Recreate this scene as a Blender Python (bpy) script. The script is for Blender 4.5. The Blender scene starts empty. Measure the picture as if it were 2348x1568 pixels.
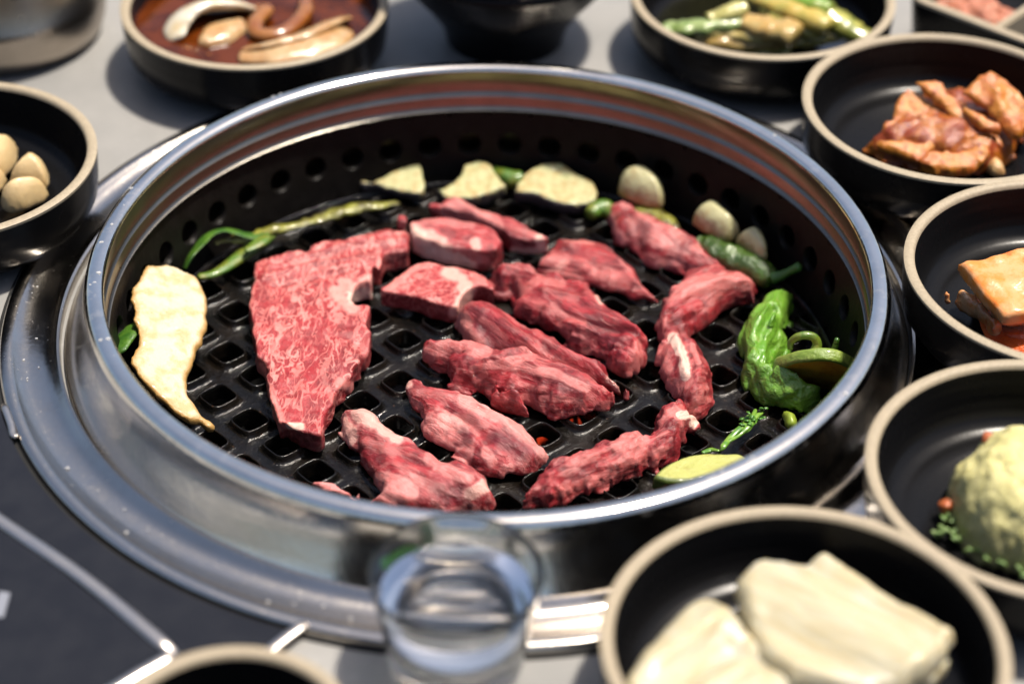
import bpy, bmesh, math, random
import numpy as np
from mathutils import Matrix, Vector
PI = math.pi
SC = bpy.context.scene
COL = SC.collection

# ------------------------------------------------------------------ camera, world, sun, exposure
CF, CPITCH, CH, CROLL = 4923.62, 0.644078, 0.521974, 0.0145896      # focal (px of a 2348 px wide frame), pitch down, height, roll
PW, PH = 2348.0, 1568.0
cam = bpy.data.cameras.new('camera'); camo = bpy.data.objects.new('camera', cam); COL.objects.link(camo)
cam.sensor_width = 36.0; cam.lens = CF * 36.0 / PW; cam.clip_start = 0.01; cam.clip_end = 50
camo.matrix_world = Matrix.Translation((0, 0, CH)) @ Matrix.Rotation(PI / 2 - CPITCH, 4, 'X') @ Matrix.Rotation(CROLL, 4, 'Z')
cam.dof.use_dof = True; cam.dof.focus_distance = 0.868; cam.dof.aperture_fstop = 4.1; cam.dof.aperture_blades = 9
SC.camera = camo
SUN_EL, SUN_AZ = math.radians(72), math.radians(66)                    # azimuth clockwise from +Y (away from the camera)
w = bpy.data.worlds.new('World'); SC.world = w; w.use_nodes = True
nt = w.node_tree; bg = nt.nodes['Background']; sky = nt.nodes.new('ShaderNodeTexSky')
sky.sky_type = 'NISHITA'; sky.sun_disc = False; sky.sun_elevation = SUN_EL; sky.sun_rotation = SUN_AZ
sky.air_density = 0.9; sky.dust_density = 3.5; sky.ozone_density = 1.0
nt.links.new(sky.outputs[0], bg.inputs[0]); bg.inputs[1].default_value = 0.095
sl = bpy.data.lights.new('sun', 'SUN'); so = bpy.data.objects.new('sun', sl); COL.objects.link(so)
sl.energy = 5.0; sl.angle = math.radians(4); sl.color = (1.0, 0.91, 0.79)
sdir = Vector((math.sin(SUN_AZ) * math.cos(SUN_EL), math.cos(SUN_AZ) * math.cos(SUN_EL), math.sin(SUN_EL)))
so.rotation_euler = sdir.to_track_quat('Z', 'Y').to_euler(); so.location = sdir * 3
SC.view_settings.view_transform = 'Standard'; SC.view_settings.look = 'None'
SC.view_settings.exposure = 0.68; SC.view_settings.gamma = 1.0
SC.render.engine = 'CYCLES'; SC.cycles.max_bounces = 10; SC.cycles.transparent_max_bounces = 8
SC.cycles.caustics_reflective = False; SC.cycles.caustics_refractive = True
SC.cycles.sample_clamp_indirect = 6.0

RC = np.array([-0.0100, 0.7114])                                      # centre of the grill on the table

# ------------------------------------------------------------------ photo pixel -> place
_cp, _sp, _cr, _sr = math.cos(CPITCH), math.sin(CPITCH), math.cos(CROLL), math.sin(CROLL)
def up(P, z):
    P = np.atleast_2d(np.array(P, float)); z = np.asarray(z, float)
    X = P[:, 0] - PW / 2; Y = P[:, 1] - PH / 2
    X, Y = X * _cr + Y * _sr, -X * _sr + Y * _cr
    a = X / CF; b = -Y / CF
    s = (z - CH) / (-_sp + b * _cp)
    return np.stack([a * s, (_cp + b * _sp) * s], 1)
def upp(P, pc, off=0.0):
    """photo pixels -> points on the plane z = pc0 x + pc1 y + pc2 + off"""
    P = np.atleast_2d(np.array(P, float)); X = P[:, 0] - PW / 2; Y = P[:, 1] - PH / 2
    X, Y = X * _cr + Y * _sr, -X * _sr + Y * _cr
    a = X / CF; b = -Y / CF; dy = _cp + b * _sp; k = -_sp + b * _cp
    s = (pc[2] + off - CH) / (k - pc[0] * a - pc[1] * dy)
    return np.stack([a * s, dy * s], 1)
def pj(V):
    x, y, z = np.asarray(V, float).T; z = z - CH; d = y * _cp - z * _sp; u = y * _sp + z * _cp; X = CF * x / d; Y = -CF * u / d
    return np.stack([PW / 2 + X * _cr - Y * _sr, PH / 2 + X * _sr + Y * _cr], 1)
CROPS = {'p': (0, 0, 1 / .87351), 'c1': (600, 480, 2.7506), 'c2': (1250, 480, 2.7506), 'c3': (600, 900, 2.7506), 'c4': (1250, 850, 2.2362),
         'c5': (250, 350, 2.7506), 'c6': (0, 0, 2.1191), 'd1': (900, 0, 2.7506), 'd2': (1600, 0, 2.1581), 'd3': (1838, 700, 2.7506),
         'd4': (1500, 1100, 1.9764), 'd5': (700, 1250, 2.348), 'd6': (0, 1070, 2.163), 'd7': (0, 650, 3.1357)}
def T(spec):
    """'c1 x,y x,y ... c2 x,y' -> list of photo pixels (2348 px frame)"""
    out = []; c = CROPS['p']
    for tok in spec.split():
        if tok in CROPS: c = CROPS[tok]; continue
        x, y = (float(v) for v in tok.split(','))
        if c is CROPS['p']: out.append((x, y))
        else: out.append(((c[0] + x / c[2]) * .87351, (c[1] + y / c[2]) * .87351))
    return out

# ------------------------------------------------------------------ noise
_rg = np.random.RandomState(7)
_tab = _rg.rand(32, 32, 32).astype(np.float32)
def vnoise(x, y, z):
    xi = np.floor(x).astype(int); yi = np.floor(y).astype(int); zi = np.floor(z).astype(int)
    fx = x - xi; fy = y - yi; fz = z - zi
    fx = fx * fx * (3 - 2 * fx); fy = fy * fy * (3 - 2 * fy); fz = fz * fz * (3 - 2 * fz)
    x0 = xi & 31; x1 = (xi + 1) & 31; y0 = yi & 31; y1 = (yi + 1) & 31; z0 = zi & 31; z1 = (zi + 1) & 31
    def L(a, b, t): return a + (b - a) * t
    return L(L(L(_tab[x0, y0, z0], _tab[x1, y0, z0], fx), L(_tab[x0, y1, z0], _tab[x1, y1, z0], fx), fy),
             L(L(_tab[x0, y0, z1], _tab[x1, y0, z1], fx), L(_tab[x0, y1, z1], _tab[x1, y1, z1], fx), fy), fz)
def fbm(x, y, z, o=3):
    s = 0; a = 1; t = 0
    for i in range(o):
        s = s + a * (vnoise(x + 7.3 * i, y + 3.1 * i, z + 5.7 * i) * 2 - 1); t += a; a *= .5; x = x * 2.03; y = y * 2.03; z = z * 2.03
    return s / t

# ------------------------------------------------------------------ surface nets
def surface_nets(F, org, h):
    nx, ny, nz = F.shape; ins = F < 0
    c = np.zeros((nx - 1, ny - 1, nz - 1), np.int8)
    for i in (0, 1):
        for j in (0, 1):
            for k in (0, 1): c += ins[i:nx - 1 + i, j:ny - 1 + j, k:nz - 1 + k]
    act = (c > 0) & (c < 8); I, J, K = np.nonzero(act); n = len(I)
    idx = -np.ones(act.shape, np.int64); idx[I, J, K] = np.arange(n)
    S = np.zeros((n, 3)); cnt = np.zeros(n)
    cor = [(0, 0, 0), (1, 0, 0), (0, 1, 0), (1, 1, 0), (0, 0, 1), (1, 0, 1), (0, 1, 1), (1, 1, 1)]
    for a, b in [(0, 1), (2, 3), (4, 5), (6, 7), (0, 2), (1, 3), (4, 6), (5, 7), (0, 4), (1, 5), (2, 6), (3, 7)]:
        ca, cb = cor[a], cor[b]
        fa = F[I + ca[0], J + ca[1], K + ca[2]]; fb = F[I + cb[0], J + cb[1], K + cb[2]]
        m = (fa < 0) != (fb < 0); t = fa[m] / (fa[m] - fb[m])
        P = np.array(ca, float) + t[:, None] * (np.array(cb, float) - np.array(ca, float))
        S[m] += P; cnt[m] += 1
    V = org + h * (np.stack([I, J, K], 1) + S / cnt[:, None])
    Q = []
    for ax in range(3):
        sl0 = [slice(1, s - 1) for s in F.shape]; sl1 = list(sl0)
        sl0[ax] = slice(0, F.shape[ax] - 1); sl1[ax] = slice(1, F.shape[ax])
        a = ins[tuple(sl0)]; b = ins[tuple(sl1)]
        X = np.stack(np.nonzero(a != b), 1); fl = a[tuple(X.T)]
        off = np.ones(3, int); off[ax] = 0; X = X + off
        u, v = (ax + 1) % 3, (ax + 2) % 3
        eu = np.zeros(3, int); eu[u] = 1; ev = np.zeros(3, int); ev[v] = 1
        q = np.stack([idx[tuple((X - eu - ev).T)], idx[tuple((X - ev).T)], idx[tuple(X.T)], idx[tuple((X - eu).T)]], 1)
        q[~fl] = q[~fl][:, ::-1]; Q.append(q)
    return V, np.concatenate(Q)

# ------------------------------------------------------------------ objects
def link(o, parent=None, label=None, cat=None, group=None, kind=None):
    COL.objects.link(o)
    if parent: o.parent = parent
    for k, v in (('label', label), ('category', cat), ('group', group), ('kind', kind)):
        if v: o[k] = v
    return o
def empty(name, loc, label, cat, group=None):
    o = bpy.data.objects.new(name, None); o.location = loc; o.empty_display_size = .02
    return link(o, None, label, cat, group)
def mesh_np(name, V, Q, mat, smooth=True, attrs=None):
    me = bpy.data.meshes.new(name)
    V = np.asarray(V, np.float32); Q = np.asarray(Q, np.int32)
    me.vertices.add(len(V)); me.vertices.foreach_set('co', V.ravel())
    me.loops.add(Q.size); me.loops.foreach_set('vertex_index', Q.ravel())
    me.polygons.add(len(Q)); me.polygons.foreach_set('loop_start', np.arange(0, Q.size, Q.shape[1], dtype=np.int32))
    me.polygons.foreach_set('loop_total', np.full(len(Q), Q.shape[1], np.int32))
    me.update(calc_edges=True); me.validate()
    if smooth: me.polygons.foreach_set('use_smooth', np.ones(len(me.polygons), bool))
    for k, a in (attrs or {}).items():
        a = np.asarray(a, np.float32)
        if a.ndim == 1: me.attributes.new(k, 'FLOAT', 'POINT').data.foreach_set('value', a)
        else: me.attributes.new(k, 'FLOAT_VECTOR', 'POINT').data.foreach_set('vector', a.ravel())
    me.materials.append(mat)
    return me
def obj_np(name, V, Q, mat, loc=None, parent=None, smooth=True, attrs=None, **kw):
    V = np.asarray(V, float)
    if loc is None: loc = np.array([V[:, 0].mean(), V[:, 1].mean(), V[:, 2].min()])
    o = bpy.data.objects.new(name, mesh_np(name, V - np.array(loc), Q, mat, smooth, attrs))
    o.location = loc
    if parent: o.location = Vector(loc) - parent.location
    return link(o, parent, **kw)
def sharp(o, deg=35):
    bm = bmesh.new(); bm.from_mesh(o.data)
    for e in bm.edges:
        if len(e.link_faces) == 2 and e.calc_face_angle(0) > math.radians(deg): e.smooth = False
    bm.to_mesh(o.data); bm.free(); return o
def lathe(name, prof, mat, loc, parent=None, n=128, **kw):
    prof = np.array(prof, float); m = len(prof); t = np.linspace(0, 2 * PI, n, endpoint=False)
    V = np.stack([prof[:, 0][None] * np.cos(t)[:, None], prof[:, 0][None] * np.sin(t)[:, None], np.broadcast_to(prof[:, 1], (n, m))], 2).reshape(-1, 3)
    i = np.arange(n)[:, None]; j = np.arange(m - 1)[None]
    a = i * m + j; b = ((i + 1) % n) * m + j
    Q = np.stack([a, b, b + 1, a + 1], 2).reshape(-1, 4)
    V = V + np.array(loc)
    o = obj_np(name, V, Q, mat, loc, parent, **kw)
    bm = bmesh.new(); bm.from_mesh(o.data); bmesh.ops.remove_doubles(bm, verts=bm.verts, dist=1e-6)
    bmesh.ops.recalc_face_normals(bm, faces=bm.faces); bm.to_mesh(o.data); bm.free()
    return sharp(o, 50)

# ------------------------------------------------------------------ materials
def newmat(name):
    m = bpy.data.materials.new(name); m.use_nodes = True
    return m, m.node_tree, m.node_tree.nodes['Principled BSDF']
class G:
    """tiny node builder"""
    def __init__(s, nt): s.nt = nt
    def n(s, t, ins=None, **pr):
        nd = s.nt.nodes.new('ShaderNode' + t)
        for k, v in pr.items(): setattr(nd, k, v)
        for k, v in (ins or {}).items():
            if isinstance(v, bpy.types.NodeSocket): s.nt.links.new(v, nd.inputs[k])
            else: nd.inputs[k].default_value = v
        return nd
    def m(s, op, a, b=0.0, c=None, clamp=False):
        ins = {0: a, 1: b}
        if c is not None: ins[2] = c
        return s.n('Math', ins, operation=op, use_clamp=clamp).outputs[0]
    def ss(s, v, a, b): return s.n('MapRange', {0: v, 1: a, 2: b, 3: 0.0, 4: 1.0}, interpolation_type='SMOOTHSTEP').outputs[0]
    def mix(s, f, a, b):
        nd = s.nt.nodes.new('ShaderNodeMix'); nd.data_type = 'RGBA'
        for k, v in ((0, f), (6, a), (7, b)):
            if isinstance(v, bpy.types.NodeSocket): s.nt.links.new(v, nd.inputs[k])
            else: nd.inputs[k].default_value = v if k == 0 else (*v, 1)
        return nd.outputs[2]
    def noise(s, vec, sc, det=3.0, rough=.5, dist=0.0):
        return s.n('TexNoise', {'Vector': vec, 'Scale': sc, 'Detail': det, 'Roughness': rough, 'Distortion': dist}).outputs[0]
    def obj(s): return s.n('TexCoord').outputs['Object']
    def attr(s, name, out='Fac'): return s.n('Attribute', attribute_name=name).outputs[out]
    def mapv(s, v, sc=(1, 1, 1), loc=(0, 0, 0)): return s.n('Mapping', {'Vector': v, 'Scale': sc, 'Location': loc}).outputs[0]
    def bump(s, h, st, dist, nrm=None):
        ins = {'Height': h, 'Strength': st, 'Distance': dist}
        if nrm is not None: ins['Normal'] = nrm
        return s.n('Bump', ins).outputs[0]
    def to(s, sock, nd, key): s.nt.links.new(sock, nd.inputs[key])

def simple(name, col, rough=.5, metal=0, bump=0, bscale=300, var=0.0, sss=0, coat=0, **kw):
    m, nt, b = newmat(name); g = G(nt); o = g.obj()
    b.inputs['Roughness'].default_value = rough; b.inputs['Metallic'].default_value = metal
    b.inputs['Coat Weight'].default_value = coat; b.inputs['Coat Roughness'].default_value = .12
    b.inputs['Specular IOR Level'].default_value = kw.get('spec', .5)
    nz = g.noise(o, kw.get('cscale', 120.), 4)
    c2 = kw.get('col2', tuple(c * (1 - var) for c in col))
    g.to(g.mix(g.ss(nz, .35, .65), col, c2), b, 'Base Color')
    if sss:
        b.inputs['Subsurface Weight'].default_value = sss; b.inputs['Subsurface Radius'].default_value = kw.get('rad', (.8, .5, .3)); b.inputs['Subsurface Scale'].default_value = kw.get('ssc', .004)
    if bump: g.to(g.bump(g.noise(o, bscale, 5, .6), 1.0, bump), b, 'Normal')
    return m

def meat_mat(name, lean, dark, fatc, marble=.0, vs=300., streak=.5, stretch=(1, 1, 1), seed=0.):
    m, nt, b = newmat(name); g = G(nt)
    fib = g.mapv(g.attr('fib', 'Vector'), loc=(seed, seed * .7, 0))
    wv = g.mapv(fib, stretch)
    def vein(sc, wd, off, dist=1.2, det=3.):
        nn = g.noise(g.mapv(wv, loc=(off, off * 1.7, off * .6)), sc, det, .55, dist)
        return g.m('SUBTRACT', 1.0, g.n('MapRange', {0: g.m('ABSOLUTE', g.m('SUBTRACT', nn, .5)), 1: wd * .35, 2: wd, 3: 0., 4: 1.}, interpolation_type='SMOOTHSTEP').outputs[0])
    v1 = vein(vs * .55, .036, 0., .5, 2.5); v2 = vein(vs * .8, .030, 3.3, .5, 2.5); v3 = vein(vs * 1.7, .06, 7.1, .3, 2.)
    blob_ = g.ss(g.noise(g.mapv(wv, loc=(1.1, 0, 0)), vs * .9, 3, .6, .5), .60, .66)
    msk = g.ss(g.noise(fib, vs * .4, 2), .35, .6)
    veins = g.m('MAXIMUM', g.m('MAXIMUM', v1, g.m('MULTIPLY', v2, .9)), g.m('MAXIMUM', g.m('MULTIPLY', blob_, .6), g.m('MULTIPLY', g.m('MULTIPLY', v3, msk), .35)))
    veins = g.m('MULTIPLY', veins, g.m('ADD', .62, g.m('MULTIPLY', g.ss(g.noise(fib, 38., 2), .38, .6), .38)))
    veins = g.m('MULTIPLY', g.m('MULTIPLY', veins, marble), g.m('SUBTRACT', 1.0, g.m('MULTIPLY', g.attr('side'), .6)))
    # long fibre streaks
    sv = g.mapv(fib, (.12, 1., .6)); st1 = g.noise(sv, 900., 4, .6, .6); st2 = g.noise(g.mapv(fib, (.25, 1, .7)), 330., 3, .55, 1.2)
    sm = g.m('MULTIPLY', g.m('SUBTRACT', g.noise(fib, 75., 3, .6), .5), .45)
    sk = g.m('MULTIPLY', g.ss(g.m('ADD', g.m('ADD', g.m('MULTIPLY', st1, .35), g.m('MULTIPLY', st2, .65)), sm), .50, .61), streak)
    cr = g.attr('crest')
    sk = g.m('MAXIMUM', g.m('MULTIPLY', sk, .6), g.m('MULTIPLY', g.ss(g.m('ADD', cr, g.m('MULTIPLY', g.m('SUBTRACT', st1, .5), .5)), .04, .30), streak))
    fat = g.m('MAXIMUM', g.attr('fat'), g.m('MAXIMUM', veins, sk))
    blot = g.ss(g.noise(fib, 130., 4, .55), .42, .56)
    base = g.mix(blot, dark, lean); base = g.mix(g.m('MULTIPLY', g.attr('crease'), .75), base, tuple(c * .55 for c in dark))  # sunken creases darkened in the colour, shade painted in
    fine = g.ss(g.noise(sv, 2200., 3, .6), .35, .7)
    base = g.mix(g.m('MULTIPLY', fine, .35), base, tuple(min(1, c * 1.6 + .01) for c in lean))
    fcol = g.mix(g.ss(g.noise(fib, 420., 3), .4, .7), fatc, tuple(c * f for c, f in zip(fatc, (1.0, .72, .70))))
    base = g.mix(g.m('MULTIPLY', g.ss(g.m('MULTIPLY', cr, -1.0), .05, .40), .5), base, tuple(c * .6 for c in dark))  # grooves between the crests painted darker as well
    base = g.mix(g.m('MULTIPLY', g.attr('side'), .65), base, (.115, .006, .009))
    fcol = g.mix(g.ss(g.attr('fat'), .80, .98), fcol, (.62, .40, .33))
    colr = g.mix(fat, base, fcol)
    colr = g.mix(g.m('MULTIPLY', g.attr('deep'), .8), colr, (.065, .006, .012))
    g.to(colr, b, 'Base Color')
    b.inputs['Subsurface Weight'].default_value = .12; b.inputs['Subsurface Radius'].default_value = (1., .25, .2); b.inputs['Subsurface Scale'].default_value = .0015
    rn = g.noise(fib, 600., 3)
    g.to(g.m('ADD', g.m('MULTIPLY', rn, .35), .22), b, 'Roughness')
    b.inputs['Specular IOR Level'].default_value = .4; b.inputs['Coat Weight'].default_value = .38; b.inputs['Coat Roughness'].default_value = .10
    h = g.m('ADD', g.m('MULTIPLY', g.noise(fib, 1500., 5, .7), .5), g.m('ADD', g.m('MULTIPLY', st1, 1.1 * (.4 + streak)), g.m('MULTIPLY', fat, .35)))
    nr = g.bump(h, 1.0, .0005); g.to(nr, b, 'Normal'); g.to(g.bump(g.noise(fib, 900., 3, .7), 1.0, .0011, nr), b, 'Coat Normal')
    return m
M_MARB = meat_mat('beef_marbled', (.25, .015, .020), (.17, .006, .010), (.60, .225, .20), marble=.92, vs=250., streak=.05, stretch=(.42, 1, 1))
M_MARB2 = meat_mat('beef_marbled_square', (.27, .021, .025), (.20, .011, .015), (.57, .22, .195), marble=.95, vs=190., streak=.03, seed=.3)
M_BEEF = meat_mat('beef_fibrous', (.27, .016, .022), (.115, .003, .007), (.55, .19, .175), marble=.12, vs=190., streak=.55, seed=.11)
M_BEEF2 = meat_mat('beef_shaggy', (.24, .013, .019), (.10, .0025, .006), (.47, .145, .135), marble=.04, vs=190., streak=.48, seed=.55)
M_BEEF3 = meat_mat('beef_pale', (.28, .018, .025), (.125, .004, .009), (.57, .235, .22), marble=.15, vs=150., streak=.62, seed=.77)

def steel_mat(name, col=(.56, .55, .54), rough=.2, aniso=.5, radial=True, spots=0.):
    m, nt, b = newmat(name); g = G(nt); o = g.obj()
    b.inputs['Metallic'].default_value = 1
    b.inputs['Anisotropic'].default_value = aniso
    if radial: g.to(g.n('Tangent', direction_type='RADIAL', axis='Z').outputs[0], b, 'Tangent')
    nz = g.noise(o, 60., 5, .65); fn = g.noise(o, 700., 4)
    r = g.m('ADD', rough, g.m('MULTIPLY', g.m('SUBTRACT', nz, .5), .22)); r = g.m('ADD', r, g.m('MULTIPLY', g.ss(fn, .55, .8), .12))
    g.to(r, b, 'Roughness')
    c = g.mix(g.ss(nz, .3, .7), col, tuple(x * .86 for x in col))
    if spots:
        sp = g.ss(g.m('ADD', g.noise(o, 170., 4, .65), g.m('MULTIPLY', g.noise(o, 14., 2), .25)), .72, .76)
        c = g.mix(g.m('MULTIPLY', sp, spots), c, (.6, .58, .55)); 
        g.to(g.m('SUBTRACT', 1.0, g.m('MULTIPLY', sp, spots * .7)), b, 'Metallic')
    g.to(c, b, 'Base Color')
    g.to(g.bump(g.noise(o, 500., 4, .6), .3, .0002), b, 'Normal')
    return m
M_STEEL = steel_mat('ring_steel', col=(.90, .85, .78), rough=.15, aniso=.4)
M_RIM = steel_mat('rim_steel', (.90, .85, .77), rough=.10, aniso=.3, spots=.06)
M_FLANGE = steel_mat('flange_steel', (.56, .52, .47), rough=.17, aniso=.6)
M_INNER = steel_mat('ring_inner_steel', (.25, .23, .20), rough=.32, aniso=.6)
M_POT = steel_mat('pot_steel', (.38, .33, .28), rough=.3, aniso=.5)

def grate_mat():
    m, nt, b = newmat('grate_black'); g = G(nt); o = g.obj()
    n1 = g.noise(o, 55., 4, .6); n2 = g.noise(o, 350., 4, .6)
    c = g.mix(g.ss(n1, .4, .66), (.0030, .0028, .0026), (.007, .005, .0035)); c = g.mix(g.ss(n2, .64, .76), c, (.035, .018, .009))
    g.to(c, b, 'Base Color')
    g.to(g.m('ADD', .09, g.m('MULTIPLY', g.ss(n1, .35, .7), .16)), b, 'Roughness')
    b.inputs['Specular IOR Level'].default_value = .30
    h = g.m('ADD', g.m('MULTIPLY', g.noise(o, 1300., 3, .6), .6), g.noise(o, 420., 3, .5))
    g.to(g.bump(h, 1.0, .00035), b, 'Normal')
    return m
M_GRATE = grate_mat()
M_WALL = simple('grate_wall_black', (.0065, .0055, .005), .4, bump=.0003, bscale=500, var=.4, spec=.12)
M_VOID = simple('soot_gap_black', (.006, .006, .006), .9, var=.5)  # soot of the fire pot, also the painted dark of the collar gap

def glaze(name, col=(.0045, .0045, .005), rough=.2):
    m, nt, b = newmat(name); g = G(nt); o = g.obj()
    b.inputs['Base Color'].default_value = (*col, 1)
    sp = g.n('SeparateXYZ', {0: o}); r = g.m('SQRT', g.m('ADD', g.m('MULTIPLY', sp.outputs[0], sp.outputs[0]), g.m('MULTIPLY', sp.outputs[1], sp.outputs[1])))
    wv = g.m('SINE', g.m('MULTIPLY', g.m('ADD', r, g.m('MULTIPLY', sp.outputs[2], .8)), 1500.))
    wv2 = g.m('SINE', g.m('MULTIPLY', g.m('ADD', r, sp.outputs[2]), 620.))
    nz = g.noise(o, 90., 3)
    g.to(g.m('ADD', rough, g.m('MULTIPLY', nz, .12)), b, 'Roughness')
    b.inputs['Specular IOR Level'].default_value = .13
    g.to(g.bump(g.m('ADD', g.m('MULTIPLY', g.m('ADD', wv, wv2), .6), g.m('MULTIPLY', g.noise(o, 500., 3), 1.)), .3, .00008), b, 'Normal')
    return m
M_GLAZE = glaze('bowl_black_glaze')
M_CLAY = simple('bowl_bare_rim', (.29, .24, .165), .6, bump=.00012, bscale=2500, var=.18, cscale=900.)

def stone():
    m, nt, b = newmat('table_stone'); g = G(nt); o = g.obj()
    a = g.noise(o, 9., 5, .6); f = g.noise(o, 900., 4, .7); f2 = g.noise(o, 160., 4, .6)
    c = g.mix(g.ss(a, .35, .65), (.235, .23, .22), (.175, .175, .17)); c = g.mix(g.m('MULTIPLY', g.ss(f, .45, .7), .5), c, (.17, .17, .17))
    c = g.mix(g.m('MULTIPLY', g.ss(f2, .6, .8), .3), c, (.46, .45, .43))
    g.to(c, b, 'Base Color'); g.to(g.m('ADD', .38, g.m('MULTIPLY', f2, .25)), b, 'Roughness')
    g.to(g.bump(f, .4, .0002), b, 'Normal'); return m
M_STONE = stone()
def dark_panel():
    m, nt, b = newmat('dark_panel'); g = G(nt); o = g.obj()
    n = g.noise(o, 70., 5, .6); sp = g.ss(g.noise(o, 260., 2), .72, .78)
    g.to(g.mix(g.ss(n, .35, .7), (.010, .011, .015), (.013, .014, .018)), b, 'Base Color')
    g.to(g.m('ADD', .18, g.m('MULTIPLY', n, .12)), b, 'Roughness'); b.inputs['Specular IOR Level'].default_value = .2
    g.to(g.bump(g.noise(o, 500., 3), .3, .0002), b, 'Normal'); return m
M_PANEL = dark_panel()

def crust_mat(name, pale, tan, edgec, brown=(.30, .14, .04), sss=.15, tanlo=.48, rough=.45, edge_lo=.0, edge_hi=.0012, blot=260., veins=0., coat=.2, foot=False):
    """pale cooked vegetable: browned patches, rind where the attribute 'edge' is small"""
    m, nt, b = newmat(name); g = G(nt); o = g.obj()
    n1 = g.noise(o, blot, 5, .6); n2 = g.noise(o, blot * 2.6, 4, .65)
    c = g.mix(g.ss(n1, tanlo, tanlo + .2), pale, tan)
    c = g.mix(g.m('MULTIPLY', g.ss(n2, .66, .76), .55), c, brown)
    if veins:
        v = g.n('TexVoronoi', {'Vector': g.mapv(o, (1, .4, 1)), 'Scale': 300.}, feature='DISTANCE_TO_EDGE').outputs['Distance']
        c = g.mix(g.m('MULTIPLY', g.m('SUBTRACT', 1., g.ss(v, 0., .08)), veins), c, brown)
    if foot: c = g.mix(g.m('MULTIPLY', g.m('SUBTRACT', 1.0, g.ss(g.m('ADD', g.attr('hgt'), g.m('MULTIPLY', g.m('SUBTRACT', n1, .5), 1.6)), .15, .5)), .8), c, brown)
    ed = g.m('SUBTRACT', 1.0, g.ss(g.attr('edge'), edge_lo, edge_hi))
    c = g.mix(ed, c, edgec)
    g.to(c, b, 'Base Color'); b.inputs['Roughness'].default_value = rough
    b.inputs['Subsurface Weight'].default_value = sss; b.inputs['Subsurface Radius'].default_value = (1, .8, .5); b.inputs['Subsurface Scale'].default_value = .003
    b.inputs['Coat Weight'].default_value = coat; b.inputs['Coat Roughness'].default_value = .15
    g.to(g.bump(g.m('ADD', n2, g.m('MULTIPLY', g.noise(o, 1400., 4, .6), .5)), .8, .0006), b, 'Normal')
    return m

# ------------------------------------------------------------------ blob: footprint traced on its plane, real thickness
def chaikin(P, it=1):
    P = np.asarray(P, float)
    for _ in range(it):
        N = np.roll(P, -1, 0); P = np.stack([P * .78 + N * .22, P * .22 + N * .78], 1).reshape(-1, 2)
    return P
def poly_sdf(poly, X, Y):
    d = np.full(X.shape, 1e9); ins = np.zeros(X.shape, bool); n = len(poly)
    for i in range(n):
        ax, ay = poly[i]; bx, by = poly[(i + 1) % n]; ex, ey = bx - ax, by - ay; L = ex * ex + ey * ey + 1e-18
        t = np.clip(((X - ax) * ex + (Y - ay) * ey) / L, 0, 1)
        d = np.minimum(d, (X - ax - t * ex) ** 2 + (Y - ay - t * ey) ** 2)
        c = (ay > Y) != (by > Y)
        if ey != 0: ins ^= c & (X < ex * (Y - ay) / ey + ax)
    d = np.sqrt(d); return np.where(ins, -d, d)
def line_dist(pts, X, Y):
    d = np.full(X.shape, 1e9)
    if len(pts) == 1: return np.hypot(X - pts[0][0], Y - pts[0][1])
    for i in range(len(pts) - 1):
        ax, ay = pts[i]; bx, by = pts[i + 1]; ex, ey = bx - ax, by - ay; L = ex * ex + ey * ey + 1e-18
        t = np.clip(((X - ax) * ex + (Y - ay) * ey) / L, 0, 1)
        d = np.minimum(d, (X - ax - t * ex) ** 2 + (Y - ay - t * ey) ** 2)
    return np.sqrt(d)
def smax(a, b, k):
    h = np.clip(.5 + .5 * (a - b) / k, 0, 1); return b + (a - b) * h + k * h * (1 - h)
def plane_fn(pl):
    """pl: number, (z_back, z_front) is resolved by the caller, or three photo anchors (x, y, z)"""
    if np.isscalar(pl): return np.array([0, 0, pl], float)
    A = []
    for x, y, z in pl:
        q = up([(x, y)], z)[0]; A.append((q[0], q[1], z))
    A = np.array(A); return np.linalg.lstsq(np.c_[A[:, :2], np.ones(len(A))], A[:, 2], rcond=None)[0]
FLOOR = -0.0292
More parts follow.
